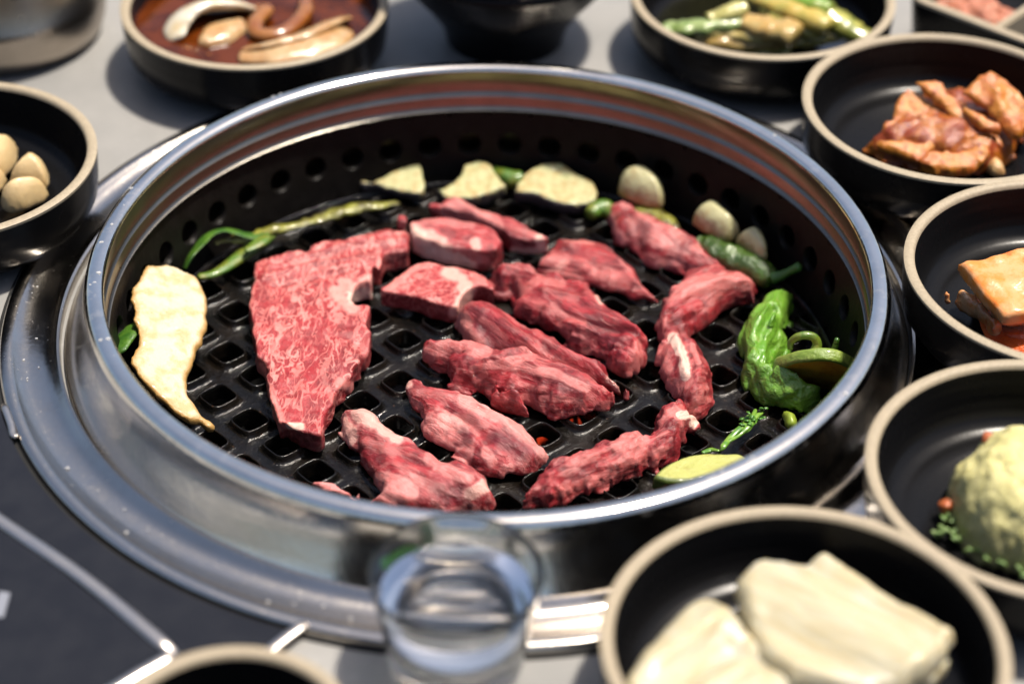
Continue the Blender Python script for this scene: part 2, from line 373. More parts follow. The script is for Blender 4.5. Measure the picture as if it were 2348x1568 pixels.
def blob(name, spec, t, mat, z=FLOOR, h=.0008, k=.002, dome=None, fib=None, namp=(.0006, .0003), nsc=(.012, .004), stretch=1.0, ridge=0.,
         edge=(.0008, .005), fat=(), deep=(), fold=(), seed=0, fibre=.0, parent=None, chk=1, taper=0., **kw):
    px = chaikin(T(spec), chk) if isinstance(spec, str) else chaikin(spec, chk)
    if isinstance(z, tuple) and len(z) == 2:
        yb, yf = px[:, 1].min(), px[:, 1].max(); xm = px[:, 0].mean(); z = [(xm, yb, z[0]), (xm, yf, z[1]), (xm + 100, yf, z[1]), (xm + 100, yb, z[0])]
    pc = plane_fn(z)
    # outward normals in the picture: front edge is seen at the foot, back edge at the top
    area = np.sum(px[:, 0] * np.roll(px[:, 1], -1) - np.roll(px[:, 0], -1) * px[:, 1])
    tg = np.roll(px, -2, 0) - np.roll(px, 2, 0); nrm = np.stack([tg[:, 1], -tg[:, 0]], 1) * np.sign(area); nrm /= np.linalg.norm(nrm, axis=1)[:, None] + 1e-9
    tt = t * (.45 if dome else .9)
    off = tt * (.5 - .5 * nrm[:, 1])
    poly = upp(px, pc, off)
    mg = 4 * h; x0, y0 = poly.min(0) - mg; x1, y1 = poly.max(0) + mg
    xs = np.arange(x0, x1 + h, h); ys = np.arange(y0, y1 + h, h); X, Y = np.meshgrid(xs, ys, indexing='ij')
    d2 = poly_sdf(poly, X, Y); sd = seed * 3.71 + len(name)
    d2 = d2 + edge[0] * fbm(X / edge[1], Y / edge[1], sd + 0 * X, 3) * 1.6
    zb = pc[0] * X + pc[1] * Y + pc[2]
    zt = zb + t
    if dome:
        q = np.clip(-d2 / dome, 0, 1); zt = zb + t * np.sqrt(np.clip(1 - (1 - q) ** 2, 0, 1))
    def wp(s):
        q = T(s) if isinstance(s, str) else s
        return upp(q, pc, t * .9)
    pxm = 1 / 5580.
    for s, wd, hh in fold:
        dd = line_dist(wp(s), X, Y); zt = zt + hh * np.exp(-(dd / (wd * pxm)) ** 2)
    # fibre frame
    if fib is None: fx, fy = 1., 0.
    else:
        a = wp(fib); fx, fy = (a[1] - a[0]) / np.linalg.norm(a[1] - a[0])
    if taper: zt = zt - taper * np.clip(1 + d2 / .02, 0, 1)
    zs = np.arange(min(zb.min(), zt.min()) - 4 * h, zt.max() + 5 * h, h)
    X3, Y3, Z3 = np.meshgrid(xs, ys, zs, indexing='ij')
    U = X3 * fx + Y3 * fy; W = -X3 * fy + Y3 * fx
    wob = .006 * (vnoise(X3 / .02 + sd, Y3 / .02, Z3 / .02) - .5); W = W + wob * (stretch > 1)
    F = smax(smax(np.broadcast_to(d2[:, :, None], X3.shape), Z3 - zt[:, :, None], k), zb[:, :, None] - Z3, k * .7)
    near = np.abs(F) < .006
    u, v, ww = U[near], W[near], Z3[near]
    n1 = fbm(u / (nsc[0] * stretch) + sd, v / nsc[0], ww / nsc[0], 3)
    n2 = fbm(u / (nsc[1] * stretch) + sd * 2, v / nsc[1], ww / nsc[1], 3)
    D = namp[0] * n1 * 1.8 + namp[1] * n2 * 1.8
    if ridge:
        r1 = fbm(u / (.011 * stretch) + sd * 1.3, v / .0075, ww / .010, 2); D = D + ridge * (.6 - np.abs(r1) * 3.2)
    def crest(u, v, w_):
        return .55 * fbm(u / (.010 * max(stretch, 1.5)) + sd, v / .0065, w_ / .0065, 2) + .45 * fbm(u / (.0024 * 6) + sd * 2.1, v / .0024, w_ / .003, 2)
    if fibre:
        D = D - fibre * crest(u, v, ww) * 1.8
    F[near] += D
    V, Q = surface_nets(F, np.array([xs[0], ys[0], zs[0]]), h)
    vx, vy, vz = V.T
    # attributes
    ppx, ppy = pj(V).T; ca = np.zeros(len(V)); dp = np.zeros(len(V))
    brk = fbm(vx / .004, vy / .004, vz / .004 + sd, 3)
    for s, wd, a in fat:
        dd = line_dist(T(s), ppx, ppy) / wd + brk * .55; ca = np.maximum(ca, a * np.clip((1.25 - dd) * 2.6, 0, 1))
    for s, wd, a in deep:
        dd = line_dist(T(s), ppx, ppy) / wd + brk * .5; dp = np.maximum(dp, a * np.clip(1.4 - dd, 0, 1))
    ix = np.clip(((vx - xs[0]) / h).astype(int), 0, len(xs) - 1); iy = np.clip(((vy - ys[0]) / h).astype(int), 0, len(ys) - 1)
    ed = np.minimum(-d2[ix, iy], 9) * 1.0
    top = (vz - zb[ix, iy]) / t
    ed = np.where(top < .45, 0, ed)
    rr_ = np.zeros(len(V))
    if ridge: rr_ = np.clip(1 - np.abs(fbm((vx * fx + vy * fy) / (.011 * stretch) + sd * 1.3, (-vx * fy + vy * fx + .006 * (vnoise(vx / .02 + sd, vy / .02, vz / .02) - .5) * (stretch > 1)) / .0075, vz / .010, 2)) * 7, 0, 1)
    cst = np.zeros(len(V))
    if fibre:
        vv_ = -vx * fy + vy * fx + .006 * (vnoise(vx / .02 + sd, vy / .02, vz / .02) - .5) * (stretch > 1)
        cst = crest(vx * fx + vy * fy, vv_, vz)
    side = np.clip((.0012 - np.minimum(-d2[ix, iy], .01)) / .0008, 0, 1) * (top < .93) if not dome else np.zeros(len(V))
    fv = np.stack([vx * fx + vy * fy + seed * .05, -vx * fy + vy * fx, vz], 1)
    return obj_np(name, V, Q, mat, parent=parent, attrs={'fat': ca, 'deep': dp, 'edge': np.clip(ed, 0, 1), 'side': side, 'crest': cst, 'crease': rr_, 'fib': fv, 'hgt': np.clip(top, 0, 1)}, **kw)

def tube(name, pts, rad, mat, flat=1.0, n=14, seg=8, parent=None, noise=.0, roll=0., nsc=.006, seed=0, cap=.55, **kw):
    """swept tube through 3D points with radii; flat < 1 squashes it vertically"""
    P = np.array(pts, float); R = np.broadcast_to(np.asarray(rad, float), (len(P),))
    t = np.arange(len(P)); tt = np.linspace(0, len(P) - 1, (len(P) - 1) * seg + 1)
    def cr(A):
        A = np.asarray(A, float); A2 = np.concatenate([2 * A[:1] - A[1:2], A, 2 * A[-1:] - A[-2:-1]]); o = []
        for s in tt:
            i = min(int(s), len(P) - 2); f = s - i; p0, p1, p2, p3 = A2[i], A2[i + 1], A2[i + 2], A2[i + 3]
            o.append(.5 * (2 * p1 + (p2 - p0) * f + (2 * p0 - 5 * p1 + 4 * p2 - p3) * f * f + (3 * p1 - p0 - 3 * p2 + p3) * f ** 3))
        return np.array(o)
    C = cr(P); Rr = np.interp(tt, t, R)
    L = len(C); tan = np.gradient(C, axis=0); tan /= np.linalg.norm(tan, axis=1)[:, None] + 1e-12
    upv = np.array([0, 0, 1.]); V = []
    a = np.linspace(0, 2 * PI, n, endpoint=False) 
    for i in range(L):
        s = np.cross(tan[i], upv)
        if np.linalg.norm(s) < .15: s = np.cross(tan[i], [0, 1., 0])
        s /= np.linalg.norm(s); q = np.cross(s, tan[i]); rl = roll if np.isscalar(roll) else np.interp(tt[i], t, roll)
        s, q = s * math.cos(rl) + q * math.sin(rl), q * math.cos(rl) - s * math.sin(rl)
        e = 1.0
        if i == 0 or i == L - 1: e = cap
        ring = C[i] + Rr[i] * e * (np.cos(a)[:, None] * s + flat * np.sin(a)[:, None] * q)
        V.append(ring)
    V = np.concatenate(V)
    if noise:
        D = V - np.repeat(C, n, 0); ln = np.linalg.norm(D, axis=1)[:, None] + 1e-9
        V = V + D / ln * (fbm(V[:, 0] / nsc + seed, V[:, 1] / nsc, V[:, 2] / nsc, 3) * noise * 1.6)[:, None]
    i = np.arange(L - 1)[:, None]; j = np.arange(n)[None]
    a0 = i * n + j; a1 = i * n + (j + 1) % n
    Q = np.stack([a0, a1, a1 + n, a0 + n], 2).reshape(-1, 4)
    V = np.concatenate([V, C[:1], C[-1:]])
    c0, c1 = L * n, L * n + 1; jj = np.arange(n); b0 = (L - 1) * n
    Q = np.concatenate([Q, np.stack([np.full(n, c0), (jj + 1) % n, jj, jj], 1), np.stack([np.full(n, c1), b0 + jj, b0 + (jj + 1) % n, b0 + (jj + 1) % n], 1)])
    me_q = Q[:len(Q) - 2 * n]; tri = Q[len(Q) - 2 * n:][:, :3]
    faces = [tuple(int(v) for v in f) for f in me_q] + [tuple(int(v) for v in f) for f in tri]
    loc = np.array([V[:, 0].mean(), V[:, 1].mean(), V[:, 2].min()])
    me = bpy.data.meshes.new(name); me.from_pydata([tuple(v) for v in V - loc], [], faces); me.update()
    bm = bmesh.new(); bm.from_mesh(me); bmesh.ops.recalc_face_normals(bm, faces=bm.faces); bm.to_mesh(me); bm.free()
    me.polygons.foreach_set('use_smooth', np.ones(len(me.polygons), bool)); me.materials.append(mat)
    u = np.concatenate([np.repeat(tt / (len(P) - 1), n), [0, 1]]).astype(np.float32); me.attributes.new('along', 'FLOAT', 'POINT').data.foreach_set('value', u)
    o = bpy.data.objects.new(name, me); o.location = loc
    if parent: o.location = Vector(loc) - parent.location
    return link(o, parent, **kw)
def p3(spec, z):
    """photo pixels at given heights -> 3D points"""
    q = T(spec); z = np.broadcast_to(np.asarray(z, float), (len(q),)); P = up(q, z); return np.c_[P, z]

def prism(name, poly2, z0, z1, mat, parent=None, bevel=.0006, **kw):
    poly2 = np.asarray(poly2, float); c = poly2.mean(0); loc = np.array([c[0], c[1], z0])
    bm = bmesh.new(); vs = [bm.verts.new((p[0] - c[0], p[1] - c[1], 0)) for p in poly2]; f = bm.faces.new(vs)
    r = bmesh.ops.extrude_face_region(bm, geom=[f]); bmesh.ops.translate(bm, vec=(0, 0, z1 - z0), verts=[v for v in r['geom'] if isinstance(v, bmesh.types.BMVert)])
    bmesh.ops.recalc_face_normals(bm, faces=bm.faces)
    if bevel: bmesh.ops.bevel(bm, geom=list(bm.edges), offset=bevel, segments=2, affect='EDGES', clamp_overlap=True)
    me = bpy.data.meshes.new(name); bm.to_mesh(me); bm.free(); me.materials.append(mat)
    o = bpy.data.objects.new(name, me); o.location = loc
    if parent: o.location = Vector(loc) - parent.location
    return link(o, parent, **kw)

# ------------------------------------------------------------------ table
def table():
    n = 96; rr = [.1705, .19, .25, .4, .8, 1.6]; V = []; t = np.linspace(0, 2 * PI, n, endpoint=False)
    V += [(RC[0] + .1705 * math.cos(a), RC[1] + .1705 * math.sin(a), -.03) for a in t]
    for r in rr: V += [(RC[0] + r * math.cos(a), RC[1] + r * math.sin(a), 0) for a in t]
    V += [(RC[0] + 1.6 * math.cos(a), RC[1] + 1.6 * math.sin(a), -.03) for a in t]
    Q = [(k * n + i, (k) * n + (i + 1) % n, (k + 1) * n + (i + 1) % n, (k + 1) * n + i) for k in range(len(rr) + 1) for i in range(n)]
    o = obj_np('table_top', np.array(V), np.array(Q)[:, ::-1], M_STONE, loc=(RC[0], RC[1], 0), smooth=False, label='grey speckled stone table top', kind='structure')
    return o
table()

# ------------------------------------------------------------------ built-in surround, ring, grate, fire pot
FC = (RC[0] - .0004, RC[1] + .0028, 0)
sur = empty('grill_surround', FC, 'flat round brushed steel collar set into the stone table around the raised grill ring', 'grill surround')
lathe('collar', [(.1968, -.001), (.1968, .0030), (.1958, .0040), (.1925, .0042), (.1912, .0034), (.1890, .0016), (.1850, .0010), (.1800, .0012), (.1765, .0024), (.1750, .0042), (.1742, .0046), (.1732, .0040), (.1728, .0010), (.1728, -.02), (.1706, -.02)], M_FLANGE, FC, sur, n=192)
lathe('gap_strip', [(.1988, -.0005), (.1988, .0009), (.1969, .0012)], M_VOID, FC, sur, n=160)  # dark strip put in for the shaded gap around the collar
GC = (RC[0], RC[1], 0)
ring = empty('grill_ring', GC, 'tall polished stainless steel ring standing around the cooking grate', 'grill ring')
lathe('outer_wall', [(.1712, -.015), (.1712, .0022), (.1703, .0034), (.1694, .0050), (.1678, .0085), (.1657, .0130), (.1634, .0180), (.1619, .0220), (.1612, .0262)], M_STEEL, GC, ring, n=224)
lathe('rim', [(.1612, .0262), (.1606, .0280), (.1598, .0294), (.1585, .0302), (.1562, .0303), (.1543, .0300), (.1533, .0292), (.1531, .0278)], M_RIM, GC, ring, n=224)
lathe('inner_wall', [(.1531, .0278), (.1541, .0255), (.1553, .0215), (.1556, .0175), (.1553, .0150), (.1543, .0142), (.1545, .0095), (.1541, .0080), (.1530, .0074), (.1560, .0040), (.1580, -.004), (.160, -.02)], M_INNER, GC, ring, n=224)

grate = empty('grill_grate', (RC[0], RC[1], -.035), 'black cast cooking grate with square openings and a raised side wall of round holes', 'grill grate')
def grate_plate():
    B = np.array([[.01454, .01359], [-.01593, .01690]]); B[1] = B[1] / np.linalg.norm(B[1]) * .0215; B[0] = B[0] / np.linalg.norm(B[0]) * .0205
    O = np.array([-.0361, .0231]); n = 32
    t = np.arange(n) / n * 2 * PI
    def sq(r, p):
        c, s = np.cos(t), np.sin(t); k = (np.abs(c) ** p + np.abs(s) ** p) ** (-1 / p); return r * k * c, r * k * s
    prof = [(.268, 5, -.0070), (.268, 5, -.0028), (.272, 5, -.0012), (.284, 4.6, -.0001), (.302, 4.2, .0004), (.322, 4., .0000), (.338, 4., -.0012), (.36, 4.5, -.0024), (.40, 6, -.0030), (.455, 12, -.0030), (.5, 200, -.0029)]
    V = []; Q = []; RL = .1478
    for i in range(-14, 15):
        for j in range(-14, 15):
            c = O + i * B[0] + j * B[1]
            if np.hypot(*c) > RL + .012: continue
            b0 = len(V)
            for (r, p, z) in prof:
                a, b = sq(r, p)
                if r == .5: mx = np.maximum(np.abs(a), np.abs(b)); a = a / mx * .5; b = b / mx * .5
                X = c[0] + a * B[0][0] + b * B[1][0]; Y = c[1] + a * B[0][1] + b * B[1][1]
                V += [(x, y, z) for x, y in zip(X, Y)]
            for k in range(len(prof) - 1):
                for m in range(n): Q.append((b0 + k * n + m, b0 + k * n + (m + 1) % n, b0 + (k + 1) * n + (m + 1) % n, b0 + (k + 1) * n + m))
    V = np.array(V); Q = np.array(Q)
    R = np.hypot(V[:, 0], V[:, 1]); keep = (R[Q] < RL + .0008).any(1); Q = Q[keep]
    f = np.minimum(1, RL / np.maximum(R, 1e-6)); V[:, 0] *= f; V[:, 1] *= f
    V[:, 2] += .0007 * fbm(V[:, 0] / .03, V[:, 1] / .03, 0 * R, 2)
    us, inv = np.unique(Q, return_inverse=True); V = V[us]; Q = inv.reshape(Q.shape)
    V = V + np.array([RC[0], RC[1], FLOOR + .0002])
    o = obj_np('grate_plate', V, Q, M_GRATE, loc=(RC[0], RC[1], FLOOR), parent=grate)
    bm = bmesh.new(); bm.from_mesh(o.data); bmesh.ops.remove_doubles(bm, verts=bm.verts, dist=2e-5); bmesh.ops.dissolve_degenerate(bm, edges=bm.edges, dist=1e-6)
    bmesh.ops.recalc_face_normals(bm, faces=bm.faces)
    up_ = sum(f.normal.z * f.calc_area() for f in bm.faces)
    if up_ < 0: bmesh.ops.reverse_faces(bm, faces=bm.faces)
    bm.to_mesh(o.data); bm.free()
grate_plate()
lathe('plate_edge', [(.1462, -.0312), (.1465, -.0286), (.1476, -.0278), (.1486, -.0286), (.1490, -.031)], M_GRATE, GC, grate, n=160)
def grate_wall():
    N = 51; n = 24; V = []; Q = []; zc = -.0105; hr = .0053; z0, z1 = -.0300, .0072
    def R(z): s = (z - z0) / (z1 - z0); return .1487 + (.1550 - .1487) * s ** .8
    for k in range(N):
        a0 = 2 * PI * (k + .35) / N; hw = PI / N * .1525
        b0 = len(V); t = (np.arange(n) + .5) / n * 2 * PI
        loops = []
        c, s = np.cos(t), np.sin(t)
        loops.append((c * hr * .95, zc + s * hr * .95, .0026)); loops.append((c * hr * .97, zc + s * hr * .97, .0006)); loops.append((c * hr * 1.06, zc + s * hr * 1.06, 0)); loops.append((c * hr * 1.25, zc + s * hr * 1.25, 0))
        kx = np.maximum(np.abs(c), np.abs(s)); bx = c / kx * hw; bz = s / kx; bz = np.where(bz > 0, zc + bz * (z1 - zc), zc + bz * (zc - z0)); loops.append((bx, bz, 0))
        for (u, z, d) in loops:
            z = np.clip(z, z0, z1); r = R(z) + d; an = a0 + u / .1525
            V += [(RC[0] + ri * math.cos(ai), RC[1] + ri * math.sin(ai), zi) for ri, ai, zi in zip(r, an, z)]
        for l in range(4):
            for m in range(n): Q.append((b0 + l * n + m, b0 + l * n + (m + 1) % n, b0 + (l + 1) * n + (m + 1) % n, b0 + (l + 1) * n + m))
    o = obj_np('side_wall', np.array(V), np.array(Q), M_WALL, loc=GC, parent=grate)
    bm = bmesh.new(); bm.from_mesh(o.data); bmesh.ops.remove_doubles(bm, verts=bm.verts, dist=1e-5); bm.to_mesh(o.data); bm.free(); sharp(o, 40)
grate_wall()
lathe('top_lip', [(.1549, .0070), (.1537, .0078), (.1531, .0072), (.1535, .0062), (.1549, .0060)], M_WALL, GC, grate, n=160)

pot = empty('fire_pot', (RC[0], RC[1], -.12), 'sooty round fire pot sunk under the grate', 'fire pot')
lathe('pot_wall', [(.1705, -.004), (.1700, -.10), (.16, -.118), (.0, -.12)], M_VOID, GC, pot, n=96)
M_ASH = simple('charcoal_ash', (.34, .35, .37), .9, bump=.0012, bscale=300, col2=(.13, .13, .14), cscale=140.)
M_COAL = simple('charcoal', (.02, .02, .02), .8, bump=.001, bscale=250, var=.5)
def ember():
    m, nt, b = newmat('glowing_ember'); g = G(nt); o = g.obj()
    f = g.ss(g.noise(o, 160., 4), .45, .65)
    g.to(g.mix(f, (.03, .02, .02), (.4, .05, .02)), b, 'Base Color'); b.inputs['Emission Color'].default_value = (1, .07, .02, 1)
    g.to(g.m('MULTIPLY', f, .3), b, 'Emission Strength'); b.inputs['Roughness'].default_value = .9; return m
M_EMBER = ember()
def lump(name, px, z, r, mat, seed, **kw):
    c = up([px], z)[0]; rg = np.random.RandomState(seed)
    h = r / 9; a = np.arange(-1.5 * r, 1.5 * r, h); X, Y, Z = np.meshgrid(a, a, a, indexing='ij')
    s = rg.uniform(.75, 1.15, 3)
    F = np.sqrt((X / s[0]) ** 2 + (Y / s[1]) ** 2 + (Z / s[2]) ** 2) - r + r * .5 * fbm(X / r * .9 + seed, Y / r * .9, Z / r * .9, 3)
    V, Q = surface_nets(F, np.array([a[0]] * 3), h); V = V + np.array([c[0], c[1], z])
    return obj_np(name, V, Q, mat, **kw)
for px, z, r, m, lb in [((918, 905), -.050, .010, M_ASH, 'ash-white charcoal lump seen through the opening beside the long slab of beef at the centre'),
                        ((826, 1097), -.050, .012, M_ASH, 'pale ashy charcoal lump seen through an opening near the front rim of the ring'),
                        ((1030, 850), -.050, .009, M_ASH, 'ashy charcoal lump just showing under the left tip of the central beef slab'),
                        ((1283, 1030), -.062, .016, M_EMBER, 'charcoal lump glowing red under the grate beside the rounded pale-rimmed slice'),
                        ((765, 1020), -.055, .010, M_ASH, 'grey charcoal lump below the front tip of the big marbled slab'),
                        ((1420, 955), -.055, .010, M_ASH, 'dull ashy charcoal lump beneath the right tip of the central beef')]:
    lump('charcoal_lump', px, z, r, m, int(px[0]), label=lb, cat='charcoal', group='charcoal lumps under the grate')
def coal_bed():
    rg = np.random.RandomState(3); Vs = []; Qs = []; b = 0
    a = np.arange(-1.5, 1.5, .25); X, Y, Z = np.meshgrid(a, a, a, indexing='ij')
    for i in range(110):
        F = np.sqrt(X ** 2 + (Y / rg.uniform(.7, 1.2)) ** 2 + (Z / .8) ** 2) - 1 + .45 * fbm(X + i, Y, Z, 2)
        V, Q = surface_nets(F, np.array([-1.5] * 3), .25); r = math.sqrt(rg.rand()) * .135; an = rg.rand() * 2 * PI
        V = V * rg.uniform(.009, .015) + np.array([RC[0] + r * math.cos(an), RC[1] + r * math.sin(an), -.088 + rg.uniform(-.01, .01)])
        Vs.append(V); Qs.append(Q + b); b += len(V)
    obj_np('charcoal_bed', np.concatenate(Vs), np.concatenate(Qs), M_COAL, smooth=False, label='bed of black charcoal in the fire pot under the grate', cat='charcoal', kind='stuff')
coal_bed()

# ------------------------------------------------------------------ control panel, front left
def panel():
    Z = .0035
    c = up([(150, 1350)], Z)[0]; e = empty('control_panel', (c[0], c[1], 0), 'dark grey metal panel with bright raised edges beside the steel collar, lower left', 'control panel')
    a = up(T('d6 20,-30 1740,1215 1515,1385 980,1800 -900,2600 -1500,400'), Z)
    # follow the collar with an arc between the first two corners
    ang = lambda p: math.atan2(p[1] - FC[1], p[0] - FC[0])
    a0, a1 = ang(a[0]), ang(a[1])
    if a0 < 0: a0 += 2 * PI
    if a1 < 0: a1 += 2 * PI
    arc = [(FC[0] + .1992 * math.cos(t), FC[1] + .1992 * math.sin(t)) for t in np.linspace(a0, a1, 40)]
    prism('frame_plate', arc + [tuple(p) for p in a[2:]], .0004, Z, M_PANEL, e, .0004)
    b = up(T('d6 -500,330 0,655 940,1395 640,1570 200,1830 -1200,2300'), Z)
    prism('glass_panel', b, Z - .0005, Z + .0005, M_PANEL, e, .0002)
    M_TRIM = steel_mat('panel_trim', (.62, .57, .52), .3, 0, False)
    def strip(spec, r): 
        P = p3(spec, Z + .0006); tube('trim_strip', P, r, M_TRIM, flat=.45, n=10, seg=6, parent=e)
    strip('d6 -500,290 0,640 480,970 1000,1400', .0028); strip('d6 985,1395 780,1510 600,1620 300,1800', .0026); strip('d6 1735,1220 1620,1305 1520,1385 1300,1560', .0024); strip('d6 20,-20 60,90 75,150 100,160', .0014)
    q = up(T('d6 0,1050 60,1060 20,1200 -40,1190'), Z); prism('indicator_mark', q, Z + .0004, Z + .0009, simple('mark', (.16, .17, .20), .4), e, 0)
panel()

# ------------------------------------------------------------------ bowls
def bowl_profile(R, H):
    s = R / .0645
    outer = [(.0, .0022), (.040 * s, .0022), (.0410 * s, .0), (.0475 * s, .0), (.0490 * s, .0030), (.0530 * s, .0058), (.0595 * s, .0078), (.0628 * s, .0125), (.0638 * s, .020), (R, H - .0016)]
    rim = [(R, H - .0016), (R + .0001, H - .0004), (R - .0007, H), (R - .0032, H + .0002), (R - .0042, H - .0006), (R - .0045, H - .0018)]
    inner = [(R - .0045, H - .0018), (.0585 * s, .0205), (.0578 * s, .0150), (.0560 * s, .0112), (.0520 * s, .0088), (.0480 * s, .0080), (.0440 * s, .0087), (.0425 * s, .0078), (0.028 * s, .0074), (0.0268 * s, .0068), (0.0, .0068)]
    return outer, rim, inner
def bowl(c, R, label, H=.0329, name='side_dish_bowl'):
    loc = (c[0], c[1], 0); e = empty(name, loc, label, 'bowl', 'small black bowls with bare clay rims')
    o, r, i = bowl_profile(R, H)
    lathe('bowl_body', o, M_GLAZE, loc, e, n=112); lathe('bowl_rim', r, M_CLAY, loc, e, n=112); lathe('bowl_inside', i, M_GLAZE, loc, e, n=112)
    return e
bTL = (-.125445, .91923); bTR = (.119025, .93551); bR1 = (.194099, .83310); bR2 = (.223708, .705113); bR3 = (.191550, .579507); bBR = (.095210, .494156); bL = (-.243332, .777127)
bowl(bTL, .0639, 'black bowl of dark red soy sauce with onion, behind the ring at the left')
bowl(bTR, .0641, 'black bowl of pickled green and yellow stalks behind the ring at the right')
bowl(bR1, .0655, 'black bowl of spicy orange fish cake, right of the ring')
bowl(bR2, .0670, 'black bowl of cabbage kimchi cut off by the right edge of the picture')
bowl(bR3, .0659, 'black bowl holding a mound of potato salad, lower right')
bowl(bBR, .0657, 'black bowl of folded white radish sheets, nearest at the lower right')
bowl(bL, .0645, 'black bowl of peeled garlic cloves at the left edge')
q = up([(562, 1478)], .0329)[0]; bowl((q[0] - .001, q[1] - .0395), .0395, 'small black bowl mostly cut off by the bottom edge, only its clay rim showing')

# ------------------------------------------------------------------ beef on the grate
MG = 'raw beef pieces on the grate'
def meat(label, spec, t, mat, name='beef_slice', **kw):
    kw.setdefault('fibre', .0 if 'square' in label else (.0003 if 'largest' in label else .00065))
    return blob(name, spec, t, mat, label=label, cat='beef', group=MG, **kw)
meat('largest slab of finely marbled raw beef with a narrow arm bending back',
     'c1 190,690 200,640 190,610 260,555 400,530 440,510 500,500 560,510 640,455 740,430 860,425 940,410 1010,380 1080,335 1160,325 1240,360 1300,400 1300,480 1305,540 1295,600 1240,625 1130,640 1100,660 1095,720 1060,740 1030,700 1030,790 1010,820 930,840 900,870 910,895 985,885 1000,920 1025,950 1010,1020 1000,1060 1050,1110 1050,1150 1030,1190 1020,1260 1000,1330 950,1350 970,1390 965,1410 905,1440 900,1490 c3 850,390 790,460 760,530 720,590 705,620 705,680 690,720 725,775 720,795 690,800 620,785 540,765 470,740 400,705 360,680 345,600 320,530 300,430 290,380 285,300 250,230 215,190 205,110 c1 190,1200 165,1170 180,1130 165,1050 150,1000 145,940 165,870 175,800 200,750',
     .0100, M_MARB, name='beef_slab', h=.0007, k=.0014, edge=(.0008, .006), namp=(.0007, .00035), nsc=(.02, .004), fib='c1 300,1200 420,700',
     fat=[('c1 760,780 830,850 900,900', 15, .86), ('c1 830,740 930,770 1010,710', 16, .86), ('c1 900,820 1010,800', 16, .95), ('c3 720,120 680,210 700,300 760,420', 6, .5), ('c3 215,200 260,330 330,480 380,600', 15, .75), ('c3 440,600 520,600', 9, 1), ('c3 800,290 900,330', 12, .8)],
     deep=[('c1 450,560 700,500 1000,430', 7, .35), ('c1 520,620 800,560 1150,470', 6, .3), ('c1 1230,500 1290,580', 20, .35), ('c3 690,280 830,120', 16, .45), ('c3 500,700 680,760', 24, .6)],
     fold=[('c1 300,640 700,520 1150,380', 14, .0022), ('c1 260,700 640,600 1080,560', 12, .0018), ('c1 320,760 700,680 1050,600', 10, -.0012), ('c1 330,600 700,470', 12, -.0016), ('c1 700,640 1000,600', 12, .0015), ('c1 900,470 1280,430', 12, .0016), ('c1 940,1150 1020,1230', 22, -.003), ('c3 500,300 450,380', 12, -.001)], seed=1)
meat('thick raw beef piece with a broad white fat edge, behind the square marbled slice',
     'c1 1210,310 1280,285 1400,265 1500,255 1620,265 1700,285 1780,300 1860,330 1900,370 1940,430 1985,480 1980,540 1950,590 1920,625 1880,650 1820,655 1730,630 1650,620 1560,600 1470,560 1380,530 1320,490 1300,420 1290,370 1225,370',
     .0125, M_BEEF3, k=.0022, z=FLOOR + .001, fib='c1 1300,300 1900,400', fat=[('c1 1330,400 1420,480 1560,560 1700,600', 26, 1), ('c1 1330,350 1450,400 1560,480', 22, .9), ('c1 1250,300 1500,275 1750,310', 9, .5), ('c1 1780,430 1790,460', 12, .9), ('c1 1650,480 1850,560', 10, .6)], fold=[('c1 1500,330 1800,430', 14, .0014), ('c1 1450,390 1700,500', 10, -.001)], seed=2)
meat('pink raw beef piece with pale fat on its right tip, rearmost of the meat',
     'c1 1440,250 1540,190 1570,140 1620,125 1670,120 1730,150 1820,180 1900,205 1990,240 2080,285 2150,320 2230,360 2270,400 2310,450 2310,500 2260,520 2170,525 2100,520 2030,515 1990,480 1900,420 1750,350 1600,300',
     .0095, M_BEEF3, fib='c1 1500,160 2200,420', fat=[('c1 1620,200 1760,260 1900,300', 26, .75), ('c1 2060,500 2200,505 2290,470 2240,400', 11, .95)], deep=[('c1 1950,330 2100,400 2150,450', 20, .5)], fold=[('c1 1640,150 1900,300 2050,420', 16, .002), ('c1 1800,200 2150,370', 12, -.0012)], seed=3)
meat('square slice of marbled raw beef with a dark red cut front face, centre left',
     'c1 1100,800 1150,760 1200,710 1260,660 1340,600 1420,580 1500,590 1560,615 1640,620 1720,640 1790,665 1850,710 1870,755 1905,780 1925,830 1925,870 1890,885 1830,860 1750,870 1700,900 1665,930 1655,980 1640,1015 1560,1005 1470,975 1400,950 1330,935 1240,920 1160,905 1110,870',
     .0092, M_MARB2, h=.0007, k=.0013, edge=(.0005, .005), namp=(.0004, .0002), fib='c1 1200,700 1600,900', fat=[('c1 1590,640 1690,700 1730,790 1700,860 1640,930', 17, .9), ('c1 1110,800 1230,700 1340,610 1450,590', 8, .7), ('c1 1780,680 1850,720', 10, .6)], seed=4)
